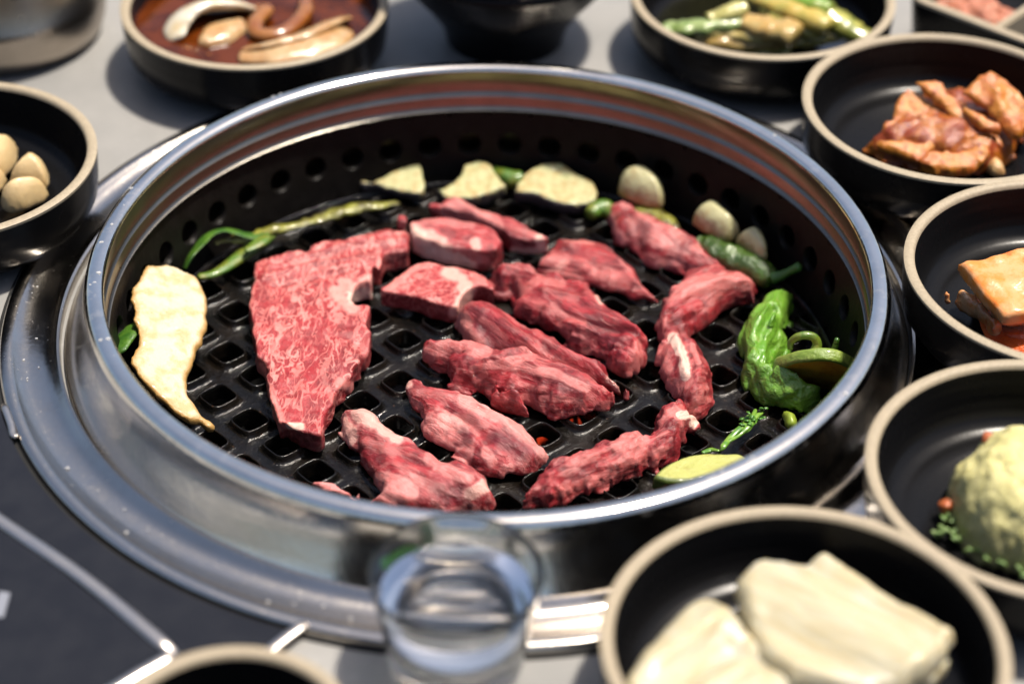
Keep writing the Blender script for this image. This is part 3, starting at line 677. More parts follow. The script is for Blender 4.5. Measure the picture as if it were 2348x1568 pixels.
meat('curved raw beef slice with long grain, right of centre behind the shaggy piece',
     'c2 415,640 440,590 490,540 520,480 560,420 610,400 680,405 760,395 820,410 900,430 960,455 1010,500 1060,550 1100,590 1140,620 1170,660 1180,700 1190,730 1240,770 1300,820 1315,860 1310,880 1250,860 1180,850 1120,850 1060,820 1000,800 940,800 880,770 820,750 740,735 640,715 560,700 510,680 450,670',
     .0088, M_BEEF, h=.0007, k=.003, dome=.012, stretch=3.0, ridge=.0010, namp=(.0008, .0005), fib='c2 480,620 1200,800',
     fat=[('c2 640,570 520,660', 9, .85), ('c2 660,400 830,415', 10, .8), ('c2 900,640 1060,720', 20, .5), ('c2 560,620 740,700', 10, .5)], deep=[('c2 620,440 760,520', 20, .3)], fold=[('c2 700,450 1000,560 1160,690', 14, .0016), ('c2 720,560 920,700 1080,780', 16, .0018), ('c2 640,500 880,600', 10, -.0014)], seed=5)
meat('raw beef strip with dark folds running down toward the right wall, rearmost right',
     'c2 920,220 930,190 980,180 1030,160 1080,150 1100,180 1140,200 1200,240 1270,260 1340,300 1400,330 1460,350 1520,380 1580,410 1640,460 1650,490 1690,520 1730,570 1790,610 1850,650 1800,700 1600,690 1500,640 1430,640 1380,620 1330,630 1250,610 1190,570 1150,510 1100,470 1040,460 990,430 970,380 970,320 940,260',
     .0115, M_BEEF3, k=.003, dome=.010, stretch=2.0, ridge=.0008, fib='c2 980,220 1650,600', fat=[('c2 1180,290 1330,400 1460,440', 26, .7), ('c2 970,240 1000,330 1060,420', 9, .8), ('c2 1450,500 1600,480', 14, .6), ('c2 1300,600 1480,560', 10, .6)],
     deep=[('c2 1080,200 1130,300', 16, .6), ('c2 1240,300 1200,420', 9, .5), ('c2 1540,400 1480,480', 20, .5)], fold=[('c2 1080,170 1200,400 1250,560', 12, -.002), ('c2 1220,300 1500,450', 16, .0024), ('c2 1500,400 1400,560', 10, -.0018)], seed=6)
meat('long twisted raw beef strip with a white fat cord, left of the green pepper',
     'c2 1340,830 1380,790 1440,760 1480,720 1480,680 1520,650 1600,630 1700,620 1790,630 1860,660 1930,680 1990,700 2005,740 2035,755 2020,800 2020,870 2015,920 1980,930 1960,900 1880,920 1780,950 1720,990 1660,1050 1590,1085 1550,1080 1530,1130 1570,1150 1620,1200 1660,1270 1690,1340 1715,1420 1725,1500 1715,1560 c4 1395,440 1380,490 1350,540 1300,575 1240,560 1200,500 1170,440 1130,400 1100,380 1090,330 1060,270 1020,240 1020,220 1040,190 1060,150 c2 1330,1175 1300,1150 1290,1080 1285,1020 1310,970 1350,920 1360,890 1345,860',
     .0120, M_BEEF, h=.0007, k=.003, dome=.009, stretch=2.5, ridge=.0010, namp=(.0009, .0005), fib='c2 1350,1000 1950,700',
     fat=[('c2 1400,800 1600,740 1800,710 1950,710', 20, .74), ('c2 1330,1000 1310,1120', 16, .7), ('c2 1420,1120 1470,1190 1500,1280 1505,1390', 15, 1), ('c2 1330,1200 1300,1300 1350,1320', 22, .75), ('c2 1560,1180 1600,1290', 8, .7), ('c2 1420,1480 1500,1440', 20, .6)],
     deep=[('c2 1850,800 1990,760', 16, .4), ('c2 1450,1000 1500,1100', 16, .5)], fold=[('c2 1400,850 1700,760 1980,730', 18, .0028), ('c2 1400,930 1500,1100', 16, -.0025), ('c2 1380,900 1330,1120', 12, .002), ('c2 1440,1130 1510,1400', 10, .0022), ('c2 1560,1150 1620,1350 1560,1500', 12, .002), ('c2 1400,1380 1560,1440', 12, -.0018)], seed=7)
meat('rough curved raw beef strip at the front right, beside the yellow zucchini slice',
     'c4 1150,480 1180,440 1240,490 1230,520 1270,520 1295,550 1290,580 1265,600 1270,630 1240,650 1210,700 1200,750 1180,790 1120,840 1080,850 1060,880 1020,890 960,910 880,930 800,960 700,1000 600,1030 560,1060 420,1120 250,1110 240,1060 300,1000 350,960 380,900 400,860 450,820 500,800 560,780 620,750 700,710 760,700 820,690 870,660 920,640 960,650 990,670 1030,650 1040,600 1040,550 1080,510',
     .0120, M_BEEF, h=.0007, k=.0025, dome=.009, ridge=.0013, edge=(.0012, .004), namp=(.0012, .0008), nsc=(.008, .003), fib='c4 300,1050 1100,650',
     fat=[('c4 1200,540 1260,530 1290,560 1270,590', 12, 1), ('c4 850,700 950,680', 22, .7), ('c4 560,800 700,770', 16, .55), ('c4 500,980 800,880', 12, .6), ('c4 1130,520 1200,500', 10, .7)], deep=[('c4 1150,760 1190,680', 22, .4), ('c4 520,870 640,920', 20, .3)],
     fold=[('c4 1000,700 1020,800', 14, -.0025), ('c4 420,900 760,760 980,680', 14, .0018), ('c4 600,960 900,850', 14, .0014)], seed=8)
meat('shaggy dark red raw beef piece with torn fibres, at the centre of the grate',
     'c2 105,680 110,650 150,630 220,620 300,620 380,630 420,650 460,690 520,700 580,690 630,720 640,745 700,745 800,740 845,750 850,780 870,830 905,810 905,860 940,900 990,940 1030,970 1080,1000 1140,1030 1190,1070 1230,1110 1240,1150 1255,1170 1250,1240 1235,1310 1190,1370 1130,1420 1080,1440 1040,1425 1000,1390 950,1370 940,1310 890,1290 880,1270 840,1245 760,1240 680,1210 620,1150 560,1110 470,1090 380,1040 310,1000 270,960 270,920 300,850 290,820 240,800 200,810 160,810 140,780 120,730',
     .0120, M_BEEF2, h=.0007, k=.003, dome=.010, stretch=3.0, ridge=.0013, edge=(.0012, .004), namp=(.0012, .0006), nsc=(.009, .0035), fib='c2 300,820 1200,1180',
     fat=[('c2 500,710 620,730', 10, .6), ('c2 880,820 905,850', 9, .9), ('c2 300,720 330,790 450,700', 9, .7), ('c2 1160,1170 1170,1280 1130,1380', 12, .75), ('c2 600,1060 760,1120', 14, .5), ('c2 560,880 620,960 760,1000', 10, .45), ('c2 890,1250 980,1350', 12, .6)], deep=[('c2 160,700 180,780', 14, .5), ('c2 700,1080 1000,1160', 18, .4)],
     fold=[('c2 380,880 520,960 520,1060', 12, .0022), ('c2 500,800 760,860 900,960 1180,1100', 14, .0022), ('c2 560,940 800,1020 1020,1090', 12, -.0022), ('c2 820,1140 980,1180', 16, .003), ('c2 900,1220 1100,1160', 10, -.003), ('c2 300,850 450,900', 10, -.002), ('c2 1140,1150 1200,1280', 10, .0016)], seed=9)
meat('long folded raw beef strip wedged between the central slab and the shaggy piece',
     'c1 1660,940 1700,900 1760,885 1830,880 1900,895 1960,920 2010,960 2060,1010 2120,1070 2180,1100 2260,1105 2320,1160 c2 570,1140 620,1200 700,1240 790,1275 840,1280 900,1290 960,1330 965,1380 950,1410 1000,1440 1055,1475 1060,1510 1105,1500 1100,1530 1040,1550 980,1540 930,1520 850,1490 700,1440 400,1360 200,1310 0,1260 c1 1760,1200 1690,1120 1660,1040 1650,990',
     .0115, M_BEEF2, h=.0007, k=.0025, dome=.009, stretch=4.0, ridge=.0010, namp=(.0008, .0006), fib='c1 1800,950 2330,1350', z=FLOOR + .001,
     fat=[('c1 1680,980 1720,1080 1790,1160', 20, .85), ('c1 1830,990 1900,1040 2000,1120', 8, .6), ('c2 960,1420 1040,1490', 10, .9), ('c2 300,1150 600,1300 840,1420', 7, .5)], deep=[('c1 1830,1060 1900,1140 2030,1220', 28, .75), ('c1 1780,930 1860,960', 14, .5)],
     fold=[('c1 1850,1060 2050,1240', 22, -.003), ('c1 1700,930 1900,960 2100,1130 2300,1230', 14, .0018), ('c1 1670,960 1700,1080 1780,1180', 14, .0018), ('c2 450,1180 820,1380', 10, -.0014)], seed=10)
meat('long thick folded raw beef slab at the middle of the grate',
     'c1 1390,1230 1400,1190 1440,1160 1480,1155 1490,1170 1540,1165 1560,1150 1620,1160 1700,1165 1790,1175 1850,1200 1950,1225 2060,1235 2160,1245 2250,1270 c2 550,1300 640,1330 720,1370 800,1420 880,1470 940,1520 965,1555 c4 805,460 770,490 740,520 680,540 600,550 540,545 480,560 430,545 400,520 340,505 320,490 250,490 190,480 150,470 130,440 60,420 c3 2200,490 2100,460 1980,450 1960,420 1850,390 1750,350 1640,330 1610,290 1600,240 1560,220 1480,210 1430,180 1400,150 1385,110 1390,80',
     .0140, M_BEEF, h=.0007, k=.0028, dome=.011, stretch=2.0, ridge=.0012, edge=(.0011, .004), namp=(.0011, .0007), nsc=(.010, .0035), fib='c3 1450,80 2300,350', z=FLOOR + .0012,
     fat=[('c3 1420,100 1560,30 1700,10 1850,60', 16, .75), ('c3 1760,190 1900,160 2050,120 2200,100', 9, .6), ('c4 80,240 250,250 450,290 640,380', 11, .8), ('c4 380,440 520,440 620,460', 8, .8), ('c3 1780,270 1850,230', 8, .7)], deep=[('c4 480,330 560,380 620,430', 20, .5), ('c3 1600,60 1700,130', 18, .25), ('c4 360,480 450,420 500,400', 14, .35)],
     fold=[('c3 1400,150 1700,170 1950,130 2150,60', 16, .0030), ('c3 1700,230 1950,190 2150,150', 9, -.0030), ('c4 60,230 300,260 640,400', 12, .0022), ('c4 330,470 400,400 520,400', 12, .0020), ('c4 250,280 330,360', 12, -.002), ('c3 1650,130 1650,230', 10, -.002), ('c4 200,300 250,430', 8, .0016), ('c4 120,300 180,430', 8, .0014)], seed=11)
meat('raw beef slice with rounded pale right end and silvery membrane, front centre',
     'c3 1240,330 1250,300 1290,285 1320,255 1360,265 1420,285 1430,310 1500,330 1600,350 1700,375 1740,410 1830,440 1920,480 2000,530 2080,570 2150,610 2210,680 2260,740 2310,780 2335,820 2310,870 2230,930 2130,960 2040,980 1950,985 1870,980 1800,940 1720,880 1640,830 1560,800 1500,750 1420,700 1390,660 1380,600 1385,560 1375,520 1320,490 1290,440 1275,390 1265,350',
     .0110, M_BEEF3, h=.0007, k=.0026, dome=.011, stretch=1.6, ridge=.0009, fib='c3 1350,350 2250,850', namp=(.0009, .0005),
     fat=[('c3 1700,400 1900,500 2080,600 2230,720 2310,820', 19, .85), ('c3 1450,620 1560,700 1680,780', 30, .75), ('c3 1560,560 1680,600', 20, .85), ('c3 1250,310 1300,300', 12, .9), ('c3 1850,780 1900,860', 12, .8), ('c3 2040,900 2000,950', 10, .8), ('c3 1290,350 1500,370 1650,400', 9, .4)], deep=[('c3 1700,650 1720,690', 16, .9), ('c3 1950,680 2080,750 2150,800', 26, .75), ('c3 1620,450 1760,560 1800,620', 12, .45)],
     fold=[('c3 1560,470 1750,580 1850,700', 12, -.0026), ('c3 1450,360 1750,440 2000,570', 14, .0018), ('c3 1500,640 1650,740 1800,850', 18, .0018), ('c3 1900,700 2060,780', 18, -.0016)], seed=12)
meat('raw beef slice with pale fat along its upper edge, nearest the front rim',
     'c3 770,540 800,510 850,505 900,500 960,495 1030,505 1080,530 1120,570 1130,600 1180,620 1230,660 1260,690 1330,720 1400,760 1450,800 1520,840 1580,870 1640,850 1700,870 1760,890 1800,920 1830,960 1860,980 1880,1040 1910,1090 1940,1130 1950,1170 1900,1210 1500,1260 1200,1240 1020,1170 1060,1110 1090,1080 1050,1000 1010,930 980,880 920,800 860,730 830,680 810,590',
     .0110, M_BEEF3, h=.0007, k=.0026, dome=.011, stretch=1.8, ridge=.0008, fib='c3 850,560 1800,1050', namp=(.0009, .0004),
     fat=[('c3 790,540 850,600 880,680', 20, .9), ('c3 940,520 1080,560 1220,670', 22, .9), ('c3 1120,1010 1300,1060 1150,1110', 26, .75), ('c3 1450,830 1600,930 1740,980', 14, .7), ('c3 1740,1090 1850,1030', 16, .9), ('c3 1000,720 1200,780', 12, .4)], deep=[('c3 1500,1050 1700,1120', 28, .6), ('c3 1000,800 1100,860', 20, .3)],
     fold=[('c3 1300,780 1500,920 1750,1000', 14, .002), ('c3 1350,1000 1600,1060', 18, -.0016), ('c3 900,560 930,700', 10, -.0014)], seed=13)
meat('thin pink sliver of raw beef just showing over the front rim', 'c3 545,1005 640,1008 740,1020 820,1055 900,1078 965,1105 900,1170 700,1130 560,1060', .006, M_BEEF3, k=.002, fat=[('c3 560,1010 900,1080', 16, .8)], seed=14)

# ------------------------------------------------------------------ vegetables on the grate
M_MUSH = crust_mat('mushroom_flesh', (.45, .41, .285), (.40, .30, .145), (.34, .20, .06), (.20, .10, .025), edge_lo=.0003, edge_hi=.0026, blot=150., tanlo=.42)
blob('mushroom_slice', 'd7 1075,340 1090,310 1150,260 1170,200 1200,150 1280,135 1350,120 1400,135 1500,170 1560,200 1620,250 1670,340 1700,430 1715,520 1700,620 1680,720 1650,800 1600,900 1570,1000 1530,1100 1535,1150 1560,1230 1600,1320 1660,1380 1720,1440 1770,1480 1750,1520 1720,1535 1690,1500 1640,1460 1580,1470 1530,1440 1460,1400 1380,1320 1270,1220 1170,1110 1110,1010 1080,975 1110,900 1140,820 1140,740 1130,700 1110,600 1105,500 1080,440',
     .0032, M_MUSH, z=[(300, 640, -.004), (470, 620, -.012), (480, 990, FLOOR)], k=.0012, edge=(.0007, .005), namp=(.0006, .00025), deep=[], seed=20, fold=[('d7 1200,780 1500,740', 10, .0006), ('d7 1200,700 1450,680', 8, -.0006)], label='large pale golden grilled mushroom slice leaning on the left wall of the grate', cat='mushroom')
M_EGG = crust_mat('eggplant_flesh', (.36, .36, .17), (.34, .25, .09), (.018, .014, .018), (.22, .11, .03), edge_lo=.0, edge_hi=.0006, blot=260., tanlo=.44, veins=.12)
EG = 'grilled eggplant slices by the rear wall'
blob('eggplant_slice', 'd1 115,1350 200,1330 280,1300 330,1270 400,1230 460,1200 520,1180 550,1190 565,1250 595,1330 600,1370 570,1460 500,1455 400,1440 300,1415 200,1385', .0050, M_EGG, z=(-.022, FLOOR), k=.0012, namp=(.0003, .0002), seed=21, label='pointed triangular grilled eggplant slice, leftmost by the rear wall', cat='eggplant', group=EG)
blob('eggplant_slice', 'd1 655,1390 720,1370 800,1320 850,1280 865,1220 900,1180 960,1160 1020,1170 1060,1210 1100,1270 1150,1320 1195,1370 1180,1420 1100,1450 1030,1480 950,1510 740,1500 690,1440', .0058, M_EGG, z=(-.021, FLOOR), k=.0015, namp=(.0003, .0002), seed=22, label='bell shaped grilled eggplant slice, middle one by the rear wall', cat='eggplant', group=EG)
blob('eggplant_slice', 'd1 1200,1440 1240,1400 1270,1330 1320,1270 1400,1210 1480,1180 1560,1175 1620,1220 1700,1270 1780,1310 1830,1370 1845,1430 1820,1500 1760,1545 1680,1560 1580,1555 1500,1530 1440,1500 1360,1475 1270,1465', .0058, M_EGG, z=(-.020, FLOOR), k=.0015, namp=(.0003, .0002), seed=23, fold=[('d1 1540,1240 1600,1280', 7, -.001)], label='largest oval grilled eggplant slice, right one by the rear wall', cat='eggplant', group=EG)
M_GARL = crust_mat('garlic_flesh', (.42, .40, .22), (.38, .30, .14), (.3, .22, .1), (.22, .12, .03), sss=.3, edge_lo=-.01, edge_hi=-.005, blot=150., tanlo=.50, rough=.35, coat=.4, foot=True)
GG = 'grilled garlic cloves near the rear wall'
blob('garlic_clove', 'd1 1975,1340 1990,1290 2040,1250 2110,1230 2180,1240 2250,1280 2300,1330 2335,1400 2330,1470 2290,1525 2200,1510 2100,1480 2020,1440 1980,1400', .015, M_GARL, z=FLOOR + .008, k=.003, dome=.010, namp=(.0005, .0001), edge=(.0003, .006), seed=24, label='whole roasted garlic clove alone behind the tip of the rear beef strip', cat='garlic', group=GG)
blob('garlic_clove', 'c2 1550,290 1560,230 1600,180 1670,150 1740,160 1800,200 1850,260 1890,310 1920,370 1880,410 1830,440 1760,430 1680,390 1610,350', .013, M_GARL, z=FLOOR + .009, k=.003, dome=.009, namp=(.0005, .0001), edge=(.0003, .006), seed=25, label='long roasted garlic clove, larger of the touching pair at the right', cat='garlic', group=GG)
blob('garlic_clove', 'c2 1845,440 1860,400 1910,370 1970,345 2040,350 2085,400 2110,470 2110,540 2090,580 2030,560 1960,510 1890,470', .011, M_GARL, z=FLOOR + .009, k=.003, dome=.007, namp=(.0005, .0001), edge=(.0003, .006), seed=26, label='small roasted garlic clove with scorched base, lower of the touching pair at the right', cat='garlic', group=GG)

def pepper_mat(name, c1, c2, c3, rough=.3, wr=.0012, wsc=300.):
    m, nt, b = newmat(name); g = G(nt); o = g.obj()
    n = g.noise(o, 70., 4, .6); n2 = g.noise(g.mapv(o, (1, .45, 1)), wsc, 4, .6, .8); n3 = g.noise(o, 200., 4)
    c = g.mix(g.ss(n, .35, .65), c1, c2); c = g.mix(g.m('MULTIPLY', g.ss(n3, .6, .75), .7), c, c3)
    g.to(c, b, 'Base Color'); g.to(g.m('ADD', rough, g.m('MULTIPLY', n3, .15)), b, 'Roughness')
    b.inputs['Coat Weight'].default_value = .6; b.inputs['Coat Roughness'].default_value = .08
    b.inputs['Subsurface Weight'].default_value = .15; b.inputs['Subsurface Radius'].default_value = (.4, 1, .2); b.inputs['Subsurface Scale'].default_value = .003
    nr = g.bump(g.m('ADD', n2, g.m('MULTIPLY', g.noise(o, 1000., 3), .25)), 1., wr)
    g.to(nr, b, 'Normal'); g.to(nr, b, 'Coat Normal'); return m
M_PEP = pepper_mat('pepper_green', (.085, .22, .014), (.14, .28, .03), (.24, .30, .07))
M_PEPD = pepper_mat('pepper_dark', (.028, .06, .008), (.055, .11, .012), (.13, .10, .02), rough=.25)
blob('green_pepper', 'd3 560,190 640,180 685,230 650,310 630,360 615,470 630,560 605,620 545,690 530,740 600,745 680,780 760,850 830,900 880,960 820,1050 720,1090 640,1070 560,1050 480,1010 400,950 340,890 300,820 280,740 300,690 290,650 265,580 260,520 290,450 340,370 410,310 460,240 510,200',
     .0175, M_PEP, h=.0008, k=.005, dome=.013, namp=(.0018, .0010), nsc=(.009, .0035), edge=(.0006, .006), stretch=2.2, ridge=.0018, fib='d3 580,250 400,600', seed=27,
     fold=[('d3 290,665 430,640 560,650', 14, -.006), ('d3 540,280 440,450 430,600', 9, -.0035), ('d3 600,340 520,480 500,620', 8, -.003), ('d3 380,700 400,790 520,860', 14, -.004), ('d3 480,300 360,480', 12, .002), ('d3 560,690 450,720 420,790', 12, -.0035), ('d3 600,860 750,960', 18, .002)],
     label='bright green wrinkled shishito pepper folded over, by the right wall', cat='pepper')
pp = empty('dark_pepper', tuple(p3('c2 1900,600', FLOOR)[0]), 'thin dark green blistered pepper with its stem, under the two touching garlic cloves', 'pepper')
tube('pepper_body', p3('c2 1600,430 1680,470 1790,530 1900,580 2000,620 2090,670 2150,690', [FLOOR + .005] * 7), [.004, .0058, .0065, .0066, .0066, .0062, .004], M_PEPD, parent=pp, noise=.0011, nsc=.004, n=20, seg=12)
tube('pepper_stem', p3('c2 2130,690 2200,670 2260,640 2345,600', [FLOOR + .006, FLOOR + .008, FLOOR + .011, FLOOR + .015]), [.003, .0022, .0017, .0022], simple('pepper_stem_green', (.06, .16, .03), .45, var=.4), parent=pp)

M_SCAL = simple('scallion_green', (.06, .14, .012), .35, bump=.0006, bscale=600, col2=(.13, .15, .015), cscale=180., coat=.4)
M_SCAL2 = simple('scallion_charred', (.20, .20, .02), .3, bump=.0009, bscale=700, col2=(.035, .022, .004), cscale=140., coat=.7)
M_LEAF = simple('leaf_green', (.022, .080, .007), .42, bump=.0006, bscale=500, col2=(.06, .14, .012), cscale=160., coat=.2)
z0 = FLOOR
sc = empty('grilled_scallion', tuple(p3('c5 1300,690', z0)[0]), 'long charred scallion with a curled green leaf lying along the left rear wall', 'scallion')
tube('stalk', p3('c5 860,795 1000,762 1150,748 1300,692 1450,668 1550,640 1700,592 1850,552 1990,532 2200,505', [z0 + .010, z0 + .009, z0 + .008] + [z0 + .006] * 7), [.0014, .0026, .0030, .0030, .0026, .0026, .0032, .0032, .0028, .0016], M_SCAL2, flat=.5, parent=sc, noise=.0012, nsc=.004, n=16)
tube('leaf', p3('c5 640,985 680,900 745,815 830,730 930,698 1020,715 1120,740 1250,720', [z0 + .006, z0 + .010, z0 + .013, z0 + .015, z0 + .015, z0 + .013, z0 + .010, z0 + .008]), [.0062, .0070, .0050, .0028, .0022, .0022, .0028, .0024], M_LEAF, flat=.14, roll=[.9, .8, .6, .3, .2, 0, 0, 0], parent=sc, n=16)
tube('leaf', p3('c5 740,1035 840,1020 930,975 1020,912 1110,845 1200,780 1290,705', [z0 + .004] * 7), [.0018, .0022, .0028, .0034, .0036, .0036, .003], M_SCAL, flat=.6, parent=sc, n=12)
tube('leaf', p3('c5 1080,850 1180,790 1250,740', [z0 + .009] * 3), [.0015, .0035, .002], M_SCAL, flat=.35, parent=sc, n=12)
lf = tube('scallion_leaf', p3('c5 150,1600 210,1490 260,1420 330,1370', [-.014, -.014, -.014, -.014]), [.0045, .0062, .006, .0045], M_LEAF, flat=.3, roll=.5, label='short green scallion leaf peeping out left of the big mushroom slice', cat='scallion')
tube('scallion_piece', p3('d1 1080,1240 1160,1275 1240,1300 1290,1290', [z0 + .006] * 4), [.003, .0042, .0045, .004], M_SCAL, noise=.0005, label='green scallion piece between the middle and right eggplant slices', cat='scallion', group='scallion pieces by the rear wall')
tube('scallion_piece', p3('c2 820,235 870,195 940,190 1000,230', [z0 + .004] * 4), [.003, .0042, .0042, .003], M_SCAL, noise=.0005, label='green scallion piece between the largest eggplant slice and the rear beef strip', cat='scallion', group='scallion pieces by the rear wall')
tube('scallion_piece', p3('c2 1120,190 1200,225 1290,250 1380,310 1450,370', [z0 + .004] * 5), [.003, .0042, .0046, .0046, .003], M_SCAL2, noise=.0007, label='charred olive scallion piece under the lone garlic clove', cat='scallion', group='scallion pieces by the rear wall')

# zucchini slice on edge (with its stalk-like trimmings) and the yellow one at the front rim
M_ZF = crust_mat('zucchini_charred_lit_face', (.72, .42, .05), (.58, .27, .02), (.17, .30, .03), (.10, .03, .006), edge_lo=-.01, edge_hi=-.005, blot=120., tanlo=.45, sss=.8)  # browned patches, base colour raised for light bounced onto this face
M_ZR = simple('zucchini_rind', (.130, .208, .023), .42, bump=.0007, bscale=450, col2=(.195, .260, .046), cscale=160., coat=.3)
M_ZY = crust_mat('zucchini_flesh', (.33, .34, .09), (.27, .25, .05), (.06, .09, .010), (.16, .11, .02), edge_lo=.0002, edge_hi=.0016, blot=170., tanlo=.5)
def zucchini_disc():
    c = p3('d3 850,745', -.0165)[0]; e = empty('zucchini_slice', tuple(c), 'round zucchini slice tipped on edge with a browned orange face, against the right wall', 'zucchini')
    R = .0180; th = .0056; n = 72; prof = [(0, -th / 2), (R * .5, -th / 2), (R * .93, -th / 2)]
    pr2 = [(R * .93, -th / 2), (R * .985, -th * .42), (R, -th * .25), (R * 1.005, 0), (R, th * .25), (R * .985, th * .42), (R * .93, th / 2)]
    pr3 = [(R * .93, th / 2), (R * .5, th / 2), (0, th / 2)]
    rot = Matrix.Rotation(math.radians(9), 3, 'Y') @ Matrix.Rotation(math.radians(-57), 3, 'X')
    for nm, pr, m in (('face', prof, M_ZF), ('rind', pr2, M_ZR), ('face', pr3, M_ZY)):
        t = np.linspace(0, 2 * PI, n, endpoint=False); pr = np.array(pr); k = len(pr)
        V = np.stack([np.outer(np.cos(t), pr[:, 0]), np.outer(np.sin(t), pr[:, 0]), np.broadcast_to(pr[:, 1], (n, k))], 2).reshape(-1, 3)
        V = V * (1 + .05 * np.sin(3 * np.arctan2(V[:, 1], V[:, 0])))[:, None]
        V[:, 2] += .0006 * fbm(V[:, 0] / .008, V[:, 1] / .008, V[:, 2] * 0, 2)
        V = V @ np.array(rot).T + c
        i = np.arange(n)[:, None]; j = np.arange(k - 1)[None]; a = i * k + j; b = ((i + 1) % n) * k + j
        obj_np(nm, V, np.stack([a, b, b + 1, a + 1], 2).reshape(-1, 4), m, loc=tuple(c), parent=e, attrs={'edge': np.full(len(V), .01)})
zucchini_disc()
tube('pepper_stalk', p3('d3 650,600 655,545 700,508 760,495 820,510 845,560 825,625', [-.012, -.009, -.006, -.005, -.006, -.009, -.012]), [.0012, .0014, .0016, .0017, .0018, .0020, .0022], M_SCAL, label='curled green stalk arching behind the tipped zucchini slice', cat='stalk')
tube('scallion_tip', p3('d3 960,630 975,575 990,515', [-.010, -.006, -.002]), [.0016, .0013, .001], M_LEAF, label='tiny upright green sprig tip behind the tipped zucchini slice near the right rim', cat='herb')
blob('zucchini_slice', 'c4 1030,950 1050,900 1100,850 1180,800 1280,770 1380,760 1470,765 1550,775 1620,830 1560,900 1400,960 1200,1000 1080,990', .0065, M_ZY, z=FLOOR + .004, k=.0016, namp=(.0004, .0002), edge=(.0002, .008), seed=30, label='yellow green zucchini slice lying flat, half hidden by the front right rim', cat='zucchini')
blob('pepper_piece', 'd3 570,1040 650,1040 700,1090 690,1180 620,1190 590,1130', .006, simple('pale_pepper_inside', (.22, .30, .03), .4, var=.3, coat=.4), k=.002, dome=.006, seed=31, label='yellowish pepper scrap poking out below the folded green pepper', cat='pepper')
hb = empty('herb_sprig', tuple(p3('c4 1600,580', z0)[0]), 'thin wilted green herb sprig between the green pepper and the flat zucchini slice', 'herb')
M_HERB = simple('herb_green', (.045, .15, .012), .4, col2=(.14, .26, .03), var=.4, cscale=300., coat=.4)
rg = random.Random(5)
for s in ['c4 1690,510 1640,545 1600,575 1540,620 1490,670 1450,720 1425,760', 'c4 1660,560 1600,600 1540,650 1480,690', 'c4 1680,530 1630,540 1580,560 1560,620', 'c4 1425,745 1380,740 1325,755', 'c4 1640,500 1620,560 1590,620 1530,660']:
    q = T(s); zz = [z0 + .003 + rg.uniform(0, .004) for _ in q]
    P = up(q, np.array(zz)); tube('stem', np.c_[P, zz], [.0008] + [.0014] * (len(q) - 2) + [.0009], M_HERB, flat=.5, n=8, parent=hb)
for i in range(14):
    x = rg.uniform(1570, 1700); y = 545 + (1690 - x) * .45 + rg.uniform(-30, 30) - 20
    x2 = x + rg.uniform(-40, 25); y2 = y + rg.uniform(-28, 18)
    tube('leaflet', p3(f'c4 {x},{y} {(x+x2)/2},{(y+y2)/2-4} {x2},{y2}', [z0 + .004, z0 + .008, z0 + .006]), [.0004, .0011, .0003], M_HERB, flat=.4, n=6, seg=3, parent=hb)

# ------------------------------------------------------------------ what is in the bowls
def disc(name, c, r, z, mat, amp=.0, n=72, **kw):
    rr = np.linspace(0, r, 14)[1:]; V = [(c[0], c[1], z)]
    for q in rr:
        for i in range(n): a = 2 * PI * i / n; V.append((c[0] + q * math.cos(a), c[1] + q * math.sin(a), z))
    V = np.array(V); V[:, 2] += amp * fbm(V[:, 0] / .012, V[:, 1] / .012, V[:, 2] * 0, 2)
    f = [(0, 1 + i, 1 + (i + 1) % n) for i in range(n)]
    for k in range(len(rr) - 1):
        for i in range(n): a = 1 + k * n + i; b = 1 + k * n + (i + 1) % n; f.append((a, a + n, b + n, b))
    me = bpy.data.meshes.new(name); me.from_pydata([tuple(v - np.array([c[0], c[1], z])) for v in V], [], f); me.update()
    me.polygons.foreach_set('use_smooth', np.ones(len(me.polygons), bool)); me.materials.append(mat)
    o = bpy.data.objects.new(name, me); o.location = (c[0], c[1], z); return link(o, **kw)
M_SOY = simple('soy_sauce', (.085, .018, .002), .07, col2=(.035, .007, .001), cscale=60., spec=.3)
disc('soy_sauce', bTL, .0588, .0225, M_SOY, .0006, label='dark red brown soy sauce filling the bowl behind the ring at the left', cat='sauce')
M_ONION = simple('onion_white', (.555, .525, .435), .22, bump=.0003, bscale=200, col2=(.495, .390, .225), cscale=60., sss=.3, coat=.6)
M_ONAMB = simple('onion_soaked', (.252, .102, .021), .2, bump=.0003, bscale=200, col2=(.180, .054, .009), cscale=80., sss=.2, coat=.8)
M_ONTAN = simple('onion_tan', (.360, .198, .078), .22, bump=.0006, bscale=260, col2=(.420, .288, .150), cscale=110., sss=.2, coat=.7)
OG = 'onion pieces in the soy sauce'
tube('onion_piece', p3('c6 985,225 985,150 1040,80 1150,35 1290,30 1420,55', [.0235, .026, .028, .029, .028, .024]), [.004, .0085, .0105, .010, .0085, .004], M_ONION, flat=.32, roll=.5, n=16, label='large white onion crescent in the soy sauce', cat='onion', group=OG)
tube('onion_piece', p3('c6 1400,60 1480,55 1420,130 1440,190 1560,185 1660,120 1700,50 1690,-30', [.024, .026, .026, .025, .025, .0255, .026, .026]), [.003, .004, .004, .004, .0042, .0042, .004, .003], M_ONAMB, flat=.7, n=12, label='thin amber onion ring curling through the soy sauce', cat='onion', group=OG)
blob('onion_piece', 'c6 1080,230 1120,160 1200,130 1300,110 1380,120 1390,180 1340,230 1260,270 1160,290 1090,280', .006, M_ONTAN, z=.0205, k=.003, dome=.006, seed=41, label='pale onion chunk below the white crescent', cat='onion', group=OG)
